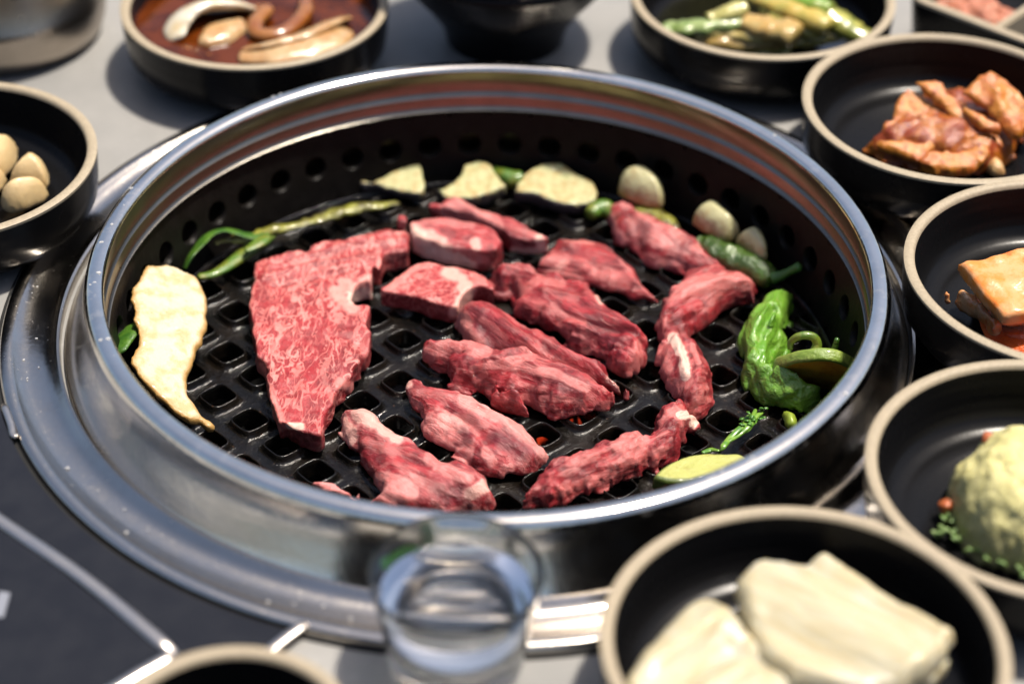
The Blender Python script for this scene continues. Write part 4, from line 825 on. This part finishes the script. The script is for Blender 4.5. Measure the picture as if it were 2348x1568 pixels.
for k_, (sp_, lb_) in enumerate([('c6 1340,285 1500,255 1680,205 1850,130 1930,110', 'upper tan onion strip near the front of the soy sauce bowl'), ('c6 1330,315 1500,300 1700,262 1860,215 1935,165', 'lower tan onion strip by the front rim of the soy sauce bowl')]):
    tube('onion_piece', p3(sp_, [.0235, .026, .027, .026, .0235]), [.004, .0080, .0088, .0075, .004], M_ONTAN, flat=.28, roll=.5 - .7 * k_, n=16, noise=.0009, nsc=.005, label=lb_, cat='onion', group=OG)
blob('onion_piece', 'c6 960,250 1040,255 1160,300 1280,310 1220,345 1100,320 1000,290', .005, M_ONAMB, z=.0205, k=.002, dome=.005, seed=43, label='small amber onion scrap by the front left rim of the sauce bowl', cat='onion', group=OG)

# pickled stalks
SG = 'pickled stalks in the rear right bowl'
disc('pickle_juice', bTR, .0520, .0100, simple('pickle_juice', (.008, .008, .003), .06, var=.3, coat=1.), .0003, label='thin dark pickling juice under the stalks', cat='sauce')
def stalk(spec, r, c1, c2, z, lab, flat=.6):
    m = simple('stalk_' + str(len(bpy.data.materials)), c1, .3, bump=.0005, bscale=240, col2=c2, cscale=130., sss=.2, coat=.5)
    q = T(spec); P = up(q, np.array(z)); tube('pickled_stalk', np.c_[P, z], np.array(r) * .8, m, flat=flat, n=14, noise=.0014, nsc=.005, seed=len(lab), cap=.96, label=lab, cat='pickle', group=SG)
stalk('d2 1500,250 1350,160 1200,60 1080,-40', [.007, .0095, .010, .009], (.14, .17, .02), (.20, .20, .03), [.016, .021, .025, .024], 'thick olive green pickled stalk furthest right in the bowl')
stalk('d2 1250,150 1120,90 980,40 820,-10', [.0085, .009, .0085, .007], (.40, .29, .06), (.32, .28, .06), [.027, .028, .028, .024], 'yellow pickled stalk running from the back to the right')
stalk('d2 1250,60 1130,10 980,-30', [.007, .0085, .008], (.13, .23, .02), (.2, .25, .04), [.030, .031, .028], 'bright green pickled stalk at the top of the heap')
stalk('d2 1060,200 960,170 850,150 760,120', [.0100, .0105, .0095, .0075], (.38, .24, .07), (.30, .22, .07), [.026, .026, .026, .027], 'tan pickled stalk piece at the centre of the heap')
stalk('d2 300,165 440,165 580,150 740,125', [.005, .0068, .007, .0065], (.24, .30, .11), (.11, .18, .035), [.022, .024, .025, .026], 'pale green ribbed pickled stalk pointing left')
stalk('d2 560,110 660,70 770,45', [.005, .0062, .006], (.38, .35, .11), (.32, .30, .10), [.028, .030, .031], 'pale yellow pickled stalk leaning on the pale green one')
stalk('d2 380,225 560,235 740,240 960,240', [.005, .0075, .0085, .0075], (.28, .18, .045), (.22, .16, .04), [.017, .018, .018, .017], 'brownish pickled stalk lowest in the bowl')
stalk('d2 760,290 880,300 1020,285', [.006, .0075, .0065], (.2, .18, .03), (.16, .16, .03), [.013, .013, .014], 'short olive pickled stalk by the front rim')
stalk('d2 1070,240 1180,215 1300,190', [.006, .0075, .006], (.2, .2, .04), (.25, .2, .05), [.015, .016, .018], 'short green pickled stalk tucked under the yellow one')

stalk('d2 1420,175 1300,120 1120,20 1000,-40', [.005, .0075, .0075, .007], (.32, .30, .05), (.24, .26, .04), [.020, .024, .028, .028], 'yellowish pickled stalk along the inner side of the thick olive one')
stalk('d2 480,200 640,180 820,200 980,215', [.005, .0065, .007, .006], (.36, .28, .09), (.28, .24, .07), [.021, .022, .022, .020], 'straw coloured pickled stalk under the tan piece')
stalk('d2 1130,215 1020,240 900,262', [.006, .0065, .005], (.17, .18, .03), (.26, .24, .06), [.015, .016, .015], 'dark olive pickled stalk end in front of the tan piece')
stalk('d2 870,60 960,95 1060,150 1180,190', [.005, .0065, .0065, .005], (.24, .26, .04), (.34, .32, .08), [.024, .024, .023, .020], 'slim green pickled stalk between the tan and the yellow ones')

# fish cake
def saucy(name, c1, c2, c3, rough=.22, bsc=330., sss=.15, bd=.0009):
    m, nt, b = newmat(name); g = G(nt); o = g.obj()
    n = g.noise(o, 120., 5, .6); n2 = g.noise(o, bsc, 5, .65)
    c = g.mix(g.ss(n, .38, .64), c1, c2); c = g.mix(g.ss(n2, .56, .68), c, c3)
    g.to(c, b, 'Base Color'); g.to(g.m('ADD', rough, g.m('MULTIPLY', n2, .2)), b, 'Roughness')
    b.inputs['Coat Weight'].default_value = .35; b.inputs['Coat Roughness'].default_value = .08
    b.inputs['Subsurface Weight'].default_value = sss; b.inputs['Subsurface Radius'].default_value = (1, .4, .15); b.inputs['Subsurface Scale'].default_value = .003
    nr = g.bump(g.m('ADD', n2, g.m('MULTIPLY', g.noise(o, 1000., 3), .3)), 1., bd); g.to(nr, b, 'Normal'); g.to(nr, b, 'Coat Normal'); return m
M_FC = saucy('fish_cake_sauced', (.42, .15, .009), (.36, .085, .006), (.20, .020, .004), sss=.04)
M_FR = saucy('red_chilli_sauce', (.20, .030, .004), (.34, .105, .007), (.13, .010, .003), rough=.15, sss=.04)
FG = 'pieces of spicy fish cake'
def fc(spec, z, t, lab, mat=M_FC, seed=0, **kw): blob('fish_cake_piece', spec, t, mat, z=z, k=.0016, h=.0009, namp=(.0014, .0005), nsc=(.012, .004), edge=(.0008, .006), seed=seed, label=lab, cat='fish cake', group=FG, **kw)
fc('d2 1440,840 1540,740 1660,600 1780,540 1950,520 2120,520 2300,600 2345,720 2300,860 2200,970 1950,1000 1740,965 1600,935', .0085, .018, 'red sauced lowest layer of the fish cake heap', M_FR, 50, dome=.022, ridge=.0012)
fc('d2 1690,500 1780,540 1900,620 1900,700 1850,785 1700,790 1545,780 1535,720 1600,650 1650,560', (.028, .016), .0034, 'flat square fish cake sheet facing left on the heap', seed=51)
fc('d2 1680,470 1740,445 1870,460 1960,600 2080,700 2150,760 2060,780 1960,700 1850,590 1760,520', (.034, .020), .0036, 'narrow folded fish cake strip on the ridge of the heap', seed=52)
fc('d2 1890,470 1960,540 2060,620 2170,700 2210,740 2150,770 2040,690 1950,590 1880,520', (.035, .023), .003, 'thin fish cake strip beside the ridge', seed=53)
fc('d2 1960,520 2080,450 2210,415 2240,440 2270,500 2340,620 2345,760 2330,820 2230,780 2130,650 2050,590', (.037, .020), .0040, 'large crumpled fish cake sheet, topmost at the right', seed=54, fold=[('d2 2150,450 2200,600 2280,720', 20, .002)])
fc('d2 2240,480 2360,560 2440,640 2450,760 2350,780 2290,640', (.030, .016), .003, 'fish cake sheet behind the topmost one, at the picture edge', seed=55)
fc('d2 1530,790 1600,775 1760,790 1880,770 1900,800 1850,860 1760,960 1680,930 1580,870 1480,850', (.0195, .012), .0045, 'fish cake flap low at the front left of the heap', seed=56)
fc('d2 1750,930 1830,880 1960,850 2090,830 2160,850 2150,930 2080,1000 1900,1010 1780,975', (.018, .011), .0050, 'fish cake piece low at the front of the heap', seed=57)
fc('d2 2120,760 2190,740 2260,890 2250,895 2200,850', (.020, .014), .003, 'small pointed fish cake tip hanging at the right', seed=58)
blob('sauce_clump', 'd2 1840,700 1920,690 2040,760 2100,800 2060,860 1960,850 1880,830 1810,790', .006, M_FR, z=.0165, k=.002, dome=.005, ridge=.0012, seed=59, label='clump of red chilli sauce in the middle of the fish cake', cat='sauce')
blob('fish_cake_piece', 'd2 2120,960 2160,890 2230,930 2250,1000 2170,1010', .006, saucy('onion_bit', (.50, .32, .14), (.45, .25, .1), (.3, .1, .03)), z=.009, k=.002, dome=.005, seed=60, label='translucent brown piece at the front right foot of the fish cake heap', cat='fish cake', group=FG)

# kimchi
M_KIM = saucy('kimchi_pale', (.56, .28, .115), (.58, .185, .025), (.50, .09, .008), rough=.16, bsc=60., sss=.25, bd=.0003)
M_KIMB = saucy('kimchi_edge', (.46, .28, .14), (.46, .17, .04), (.36, .07, .012), rough=.18, bsc=90., sss=.25, bd=.0004)
M_KJ = saucy('kimchi_juice', (.44, .085, .012), (.34, .055, .008), (.22, .02, .004), rough=.08)
disc('kimchi_juice', (bR2[0] + .009, bR2[1] - .009), .045, .0122, M_KJ, .0006, label='orange red kimchi juice pooled in the bowl', cat='sauce')
KG = 'kimchi pieces'
blob('kimchi_piece', 'd3 1850,20 1900,-20 2100,-60 2338,-150 2550,-140 2640,50 2600,240 2400,420 2230,445 2180,440 2130,380 2050,280 1960,160', .006, M_KIM, z=(.030, .022), k=.0022, h=.0009, namp=(.0005, .0001), edge=(.0003, .012), fold=[('d3 1950,0 2150,150 2330,380', 26, .0012), ('d3 2150,-60 2400,150', 30, .0012)], seed=61, label='broad pale orange top leaf of the kimchi stack', cat='kimchi', group=KG)
blob('kimchi_piece', 'd3 1870,60 1960,150 2060,280 2130,390 2180,445 2400,430 2560,300 2500,60 2100,-60', .007, M_KIMB, z=(.022, .014), k=.002, h=.0009, namp=(.0005, .0002), seed=62, label='thick pale kimchi stem directly under the top leaf', cat='kimchi', group=KG)
blob('kimchi_piece', 'd3 1745,225 1800,190 1890,170 1980,220 2070,320 2110,430 2160,480 2060,440 1950,370 1850,290', .0075, M_KIMB, z=.0105, k=.0025, h=.0009, namp=(.0012, .0006), nsc=(.007, .003), edge=(.0005, .006), seed=63, label='ragged red kimchi scrap at the left foot of the stack', cat='kimchi', group=KG)
blob('kimchi_piece', 'd3 2080,440 2200,480 2400,470 2600,400 2640,520 2450,560 2250,560', .004, M_KJ, z=.0100, k=.002, dome=.006, seed=64, label='flat sauce soaked kimchi leaf in front of the stack', cat='kimchi', group=KG)

# potato salad
def mash_mat():
    m, nt, b = newmat('potato_salad'); g = G(nt); o = g.obj()
    n = g.noise(o, 160., 5, .6); n2 = g.noise(o, 700., 5, .7)
    g.to(g.mix(g.ss(n, .35, .65), (.50, .46, .21), (.46, .42, .17)), b, 'Base Color'); b.inputs['Roughness'].default_value = .5
    b.inputs['Subsurface Weight'].default_value = .3; b.inputs['Subsurface Radius'].default_value = (1, .8, .4); b.inputs['Subsurface Scale'].default_value = .003
    g.to(g.bump(g.m('ADD', n, g.m('MULTIPLY', n2, .4)), 1., .0012), b, 'Normal'); return m
blob('potato_salad', 'p 2176,1160 2172,1110 2190,1065 2225,1045 2245,1010 2290,998 2335,1000 2420,985 2520,1040 2570,1130 2560,1230 2500,1300 2400,1330 2330,1325 2260,1300 2215,1260 2185,1215', .030, mash_mat(), z=.0075, k=.006, dome=.020, h=.001, namp=(.0012, .0012), nsc=(.010, .004), edge=(.0016, .007), seed=70, label='pale yellow scoop of mashed potato salad in the bowl at the lower right', cat='salad')
CG = 'carrot bits in the potato salad'
for px, lab in [((2263, 1003), 'orange carrot bit on the top left of the potato salad'), ((2170, 1160), 'orange carrot bit low on the left side of the potato salad')]:
    z = .026 if px[1] < 1100 else .014
    lump('carrot_bit', px, z, .0024, simple('carrot', (.38, .10, .03), .4, var=.3, coat=.3), px[0], label=lab, cat='carrot', group=CG)
hb2 = empty('herb_garnish', tuple(p3('2200,1260', .009)[0]), 'frilly green herb shreds around the foot of the potato salad', 'herb')
M_HB2 = simple('pale_herb', (.07, .14, .03), .5, col2=(.16, .22, .07), cscale=300.)
for i in range(30):
    f = rg.random(); x = 2160 + f * 190 + rg.uniform(-14, 14); y = 1215 + f * 95 + rg.uniform(-12, 16); 
    if i < 12: x = rg.uniform(2150, 2185); y = rg.uniform(1180, 1230)
    tube('herb_shred', p3(f'p {x},{y} {x+rg.uniform(-12,12)},{y-8} {x+rg.uniform(-22,22)},{y+rg.uniform(-22,14)}', [.010 + .003 * rg.random(), .013, .011]), [.0006, .0012, .0004], M_HB2, flat=.4, n=6, seg=4, parent=hb2)

# radish sheets
def radish_mat():
    m, nt, b = newmat('radish_flesh'); g = G(nt); f = g.attr('fib', 'Vector')
    n = g.noise(g.mapv(f, (.15, 1, 1)), 240., 4, .6, .5); n2 = g.noise(f, 50., 4)
    c = g.mix(g.ss(n, .32, .7), (.41, .38, .275), (.38, .32, .19)); c = g.mix(g.m('MULTIPLY', g.ss(n2, .5, .7), .6), c, (.43, .42, .36)); g.to(c, b, 'Base Color')
    b.inputs['Roughness'].default_value = .42; b.inputs['Coat Weight'].default_value = .15; b.inputs['Coat Roughness'].default_value = .2
    b.inputs['Subsurface Weight'].default_value = .7; b.inputs['Subsurface Radius'].default_value = (1, .85, .5); b.inputs['Subsurface Scale'].default_value = .006
    g.to(g.bump(g.m('ADD', n, g.m('MULTIPLY', g.noise(g.mapv(f, (.3, 1, 1)), 700., 3), .2)), 1., .0007), b, 'Normal'); return m
M_RAD = radish_mat(); RG = 'pickled radish pieces'
blob('radish_sheet', 'd4 820,900 870,840 960,790 1060,750 1200,760 1240,740 1300,700 1340,720 1500,830 1700,950 1900,1060 1995,1130 1980,1210 1900,1300 1850,1380 1700,1460 1400,1470 1150,1430 1000,1280 900,1080', .0085, M_RAD, z=(.018, .024), k=.0022, h=.001, dome=.005, namp=(.0012, .0005), nsc=(.02, .006), stretch=4., ridge=.0004, fib='d4 900,850 1850,1300', seed=71,
     fold=[('d4 950,820 1300,1000 1800,1280', 60, .0030), ('d4 1000,1060 1400,1250 1700,1380', 34, -.0030), ('d4 1250,760 1600,950 1950,1150', 22, -.002)], label='folded white radish sheet lying on the right, ends squared off', cat='radish', group=RG)
blob('radish_sheet', 'd4 260,1380 400,1200 520,1060 600,980 680,950 780,970 870,1060 960,1160 1080,1280 1180,1420 1150,1560 800,1640 400,1600 250,1500', .0090, M_RAD, z=(.015, .020), k=.0022, h=.001, dome=.005, namp=(.0014, .0005), nsc=(.02, .006), stretch=4., ridge=.0004, fib='d4 400,1350 800,1020', seed=72,
     fold=[('d4 420,1260 640,1060 760,1040', 44, .003), ('d4 600,1340 800,1180 980,1240', 30, -.003), ('d4 700,1400 900,1300', 30, .003)], label='folded white radish sheet lying on the left, nearer the camera', cat='radish', group=RG)

blob('radish_sheet', 'd4 850,1000 880,1080 1000,1260 1160,1420 1400,1500 1700,1490 1880,1400 1960,1290 1960,1230 1850,1330 1600,1400 1350,1330 1150,1220 980,1080', .006, M_RAD, z=.0125, k=.0015, h=.001, namp=(.0010, .0004), nsc=(.015, .005), stretch=4., fib='d4 900,1050 1850,1400', seed=73, label='lower radish layer peeping out under the right hand sheet', cat='radish', group=RG)
# garlic in the left bowl
M_GRAW = crust_mat('garlic_raw', (.50, .37, .19), (.46, .31, .13), (.3, .2, .1), (.3, .2, .1), sss=.35, edge_lo=-.01, edge_hi=-.005, blot=50., tanlo=.55, rough=.35, coat=.25)
RGG = 'peeled garlic cloves in the left bowl'
for spec, z, t, lab, sd in [('c6 -260,900 -140,810 0,780 60,775 105,790 102,870 70,940 20,1000 -120,1020 -240,980', .012, .015, 'garlic clove with a cut end at the back of the left bowl', 80),
                            ('c6 40,1020 75,950 130,890 180,875 240,890 275,940 280,1000 265,1060 180,1060 90,1060', .011, .015, 'plump garlic clove upper right in the left bowl', 81),
                            ('c6 -10,1100 40,1040 130,1015 220,1010 275,1040 275,1090 245,1140 150,1185 60,1200 10,1170', .010, .015, 'garlic clove nearest the front in the left bowl', 82),
                            ('c6 -220,1020 -60,950 30,940 50,990 20,1050 -60,1120 -180,1140', .010, .014, 'garlic clove at the picture edge in the left bowl', 83)]:
    blob('garlic_clove', spec, t, M_GRAW, z=z, k=.004, h=.0009, dome=.011, namp=(.0004, .0001), edge=(.0002, .008), seed=sd, label=lab, cat='garlic', group=RGG)

# ------------------------------------------------------------------ back row: black rice bowl, steel pot, divided dish
def rice_bowl():
    c = up([(1158, 62)], 0)[0]; loc = (c[0], c[1] - .010, 0)
    e = empty('rice_bowl', loc, 'tall black ribbed bowl with a narrow foot behind the ring at the centre', 'bowl')
    pr = [(0, .002), (.024, .002), (.026, 0), (.0290, .0), (.0300, .004), (.0315, .010), (.040, .022), (.050, .034), (.0555, .045)]
    z = .045; r = .0555
    for i in range(4): pr += [(r + .0008, z + .001), (r + .0008, z + .003), (r, z + .004)]; z += .005; r += .0004
    pr += [(r, z + .006), (r - .001, z + .0075), (r - .003, z + .0075), (r - .004, z + .006), (.050, .040), (.034, .018), (0, .010)]
    lathe('bowl_body', pr, M_GLAZE, loc, e, n=112)
rice_bowl()
def steel_pot():
    c = up([(0, 40)], 0)[0]; loc = (c[0] + .004, c[1] - .014, 0); e = empty('steel_pot', loc, 'blurred stainless steel pot cut off by the top left corner', 'pot')
    lathe('pot_body', [(0, .0005), (.046, .0005), (.0495, .003), (.052, .010), (.0535, .020), (.0538, .0245), (.0530, .0255), (.0530, .09), (.0545, .092), (.0545, .094), (.0520, .094), (.0515, .03), (.045, .01), (0, .008)], M_POT, loc, e, n=128)
steel_pot()
def divided_dish():
    H = .030; A = up(T('d2 1640,-40 2348,232'), H); d = (A[1] - A[0]); d /= np.linalg.norm(d); nrm = np.array([-d[1], d[0]])
    if nrm[1] < 0: nrm = -nrm
    c0 = up(T('d2 1660,-30'), H)[0]; Lx, Ly = .19, .11
    c = c0 + d * Lx / 2 + nrm * Ly / 2; e = empty('divided_dish', (c[0], c[1], 0), 'rectangular black divided dish with a bare clay rim in the top right corner', 'dish')
    def rr(hx, hy, r, n=8):
        o = []
        for sx, sy, a0 in ((1, 1, 0), (-1, 1, PI / 2), (-1, -1, PI), (1, -1, 3 * PI / 2)):
            for i in range(n + 1): a = a0 + PI / 2 * i / n; o.append((sx * (hx - r) + r * math.cos(a), sy * (hy - r) + r * math.sin(a)))
        return np.array(o)
    def shell(name, prof, mat):
        V = []; Q = []; 
        for (ins, z) in prof:
            q = rr(Lx / 2 - ins, Ly / 2 - ins, max(.012 - ins * .6, .002)); n = len(q)
            V += [(*(c + d * a + nrm * b), z) for a, b in q]
        for k in range(len(prof) - 1):
            for i in range(n): Q.append((k * n + i, k * n + (i + 1) % n, (k + 1) * n + (i + 1) % n, (k + 1) * n + i))
        o = obj_np(name, np.array(V), np.array(Q), mat, loc=(c[0], c[1], 0), parent=e); sharp(o, 45); return V, n
    shell('dish_wall', [(.008, 0), (.005, .002), (.002, .010), (0, H - .002)], M_GLAZE)
    shell('dish_rim', [(0, H - .002), (.0002, H - .0005), (.001, H), (.0042, H), (.005, H - .0008), (.0052, H - .002)], M_CLAY)
    shell('dish_inside', [(.0052, H - .002), (.008, .010), (.012, .007), (.05, .0068), (.0549, .0068)], M_GLAZE)
    dv = up(T('d2 2210,135 2348,40'), H); m0 = np.dot(dv[0] - c, d)
    a = c + d * m0 - nrm * (Ly / 2 - .005); b = c + d * m0 + nrm * (Ly / 2 - .005)
    o = .0022
    prism('divider', [a - d * o, a + d * o, b + d * o, b - d * o], .006, H - .0008, M_CLAY, e, .0008)
    M_MINCE = saucy('minced_meat', (.42, .15, .08), (.34, .10, .05), (.52, .25, .14), bsc=500.)
    q = [a + nrm * .002 - d * .004, a + nrm * .040 - d * .004, a + nrm * .045 - d * .045, a + nrm * .010 - d * .050]
    cc = np.mean(q, 0); hh = .0012; xs = np.arange(-.034, .034, hh); zs = np.arange(-.004, .024, hh)
    X, Y, Z = np.meshgrid(xs, xs, zs, indexing='ij')
    F = np.sqrt((X / .026) ** 2 + (Y / .021) ** 2 + (Z / .015) ** 2) * .018 - .018 + .006 * fbm(X / .006, Y / .006, Z / .006, 3); F = np.maximum(F, -Z)
    V, Q = surface_nets(F, np.array([xs[0], xs[0], zs[0]]), hh)
    V = np.c_[cc[0] + V[:, 0] * d[0] + V[:, 1] * nrm[0], cc[1] + V[:, 0] * d[1] + V[:, 1] * nrm[1], V[:, 2] + .0085]
    obj_np('minced_meat', V, Q, M_MINCE, label='reddish minced meat heap in the divided dish, top right corner', cat='meat', kind='stuff')
divided_dish()

# ------------------------------------------------------------------ water and oil drops on the rim and the collar
def drops():
    rg2 = np.random.RandomState(12); V = []; Q = []
    m, nt, b = newmat('water_drop'); b.inputs['Transmission Weight'].default_value = .7; b.inputs['Roughness'].default_value = .03; b.inputs['IOR'].default_value = 1.33; b.inputs['Base Color'].default_value = (.8, .8, .8, 1)
    def dome(x, y, z, r):
        b0 = len(V); n = 10; sx = rg2.uniform(.8, 1.3)
        for k, (a, h) in enumerate([(1., 0), (.92, .28), (.62, .46)]):
            for i in range(n): t = 2 * PI * i / n; V.append((x + r * a * math.cos(t) * sx, y + r * a * math.sin(t), z + r * h))
        V.append((x, y, z + r * .52))
        for k in range(2):
            for i in range(n): Q.append((b0 + k * n + i, b0 + k * n + (i + 1) % n, b0 + (k + 1) * n + (i + 1) % n, b0 + (k + 1) * n + i))
        for i in range(n): Q.append((b0 + 2 * n + i, b0 + 2 * n + (i + 1) % n, b0 + 3 * n, b0 + 3 * n))
    for i in range(46):
        a = rg2.choice([rg2.uniform(-1.05, -.55), rg2.uniform(2.2, 3.6), rg2.uniform(0, 6.28)], p=[.5, .3, .2]); R = rg2.uniform(.1552, .1588)
        dome(RC[0] + R * math.cos(a), RC[1] + R * math.sin(a), .0300, rg2.uniform(.0003, .0010))
    for i in range(30):
        a = rg2.uniform(3.0, 4.6); R = rg2.uniform(.178, .191); dome(RC[0] + R * math.cos(a), RC[1] + R * math.sin(a), .0014, rg2.uniform(.0003, .0008))
    V = np.array(V); Q = np.array(Q); o = None
    loc = V.mean(0); me = bpy.data.meshes.new('water_drops'); me.from_pydata([tuple(v) for v in V - loc], [], [tuple(dict.fromkeys(int(i) for i in f)) for f in Q]); me.update()
    me.polygons.foreach_set('use_smooth', np.ones(len(me.polygons), bool)); me.materials.append(m)
    o = bpy.data.objects.new('water_drops', me); o.location = loc; link(o, None, label='tiny clear drops scattered on the steel ring rim and collar', cat='drops', kind='stuff')
drops()

# ------------------------------------------------------------------ shot glass
def shot_glass():
    c = up([(1046, 1312)], .040)[0]; loc = (c[0], c[1], 0.0)
    e = empty('shot_glass', loc, 'small clear shot glass with a green leaf print in front of the ring', 'glass')
    m, nt, b = newmat('clear_glass'); b.inputs['Base Color'].default_value = (.97, .985, .98, 1); b.inputs['Roughness'].default_value = .02; b.inputs['Transmission Weight'].default_value = 1; b.inputs['IOR'].default_value = 1.5
    m2, nt2, b2 = newmat('clear_liquid'); b2.inputs['Base Color'].default_value = (.99, .99, .99, 1); b2.inputs['Roughness'].default_value = 0.0; b2.inputs['Transmission Weight'].default_value = 1; b2.inputs['IOR'].default_value = 1.34
    lathe('glass_body', [(0, .0010), (.0185, .0010), (.0205, .0002), (.0225, .0010), (.0233, .004), (.0240, .010), (.0268, .028), (.0286, .0385), (.0289, .0398), (.0284, .0405), (.0277, .0398), (.0270, .036), (.0245, .022), (.0228, .0125), (.0200, .0102), (.012, .0092), (0, .0090)], m, loc, e, n=96)
    li = lathe('clear_drink', [(0, .00915), (.012, .00935), (.0199, .01035), (.0227, .0126), (.0244, .022), (.0258, .0300), (.0252, .0296), (0, .0294)], m2, loc, None, n=96, label='clear drink filling the shot glass', cat='drink')
    # green leaf print, on the outer wall at the left
    V = []; Q = []; M_PR = simple('green_print', (.07, .26, .05), .4, var=.3)
    def R(z): return np.interp(z, [.004, .010, .028, .0385], [.0233, .0240, .0268, .0286]) + .00025
    for (a0, zc, la, lb, tilt) in [(PI * .74, .029, .30, .0070, .5), (PI * .80, .023, .28, .0065, -.4), (PI * .72, .021, .24, .006, .2), (PI * .83, .031, .22, .005, .8)]:
        b0 = len(V); n = 18; V.append((a0, zc))
        for i in range(n):
            t = 2 * PI * i / n; x = math.cos(t); y = math.sin(t) * (1 - .4 * x); u = x * math.cos(tilt) - y * math.sin(tilt) * .5; v = x * math.sin(tilt) + y * math.cos(tilt) * .5
            V.append((a0 + u * la, zc + v * lb))
        Q += [(b0, b0 + 1 + i, b0 + 1 + (i + 1) % n) for i in range(n)]
    P = np.array([(loc[0] + R(z) * math.cos(a), loc[1] + R(z) * math.sin(a), z) for a, z in V])
    obj_np('leaf_print', P, np.array(Q), M_PR, loc=loc, parent=e)
shot_glass()
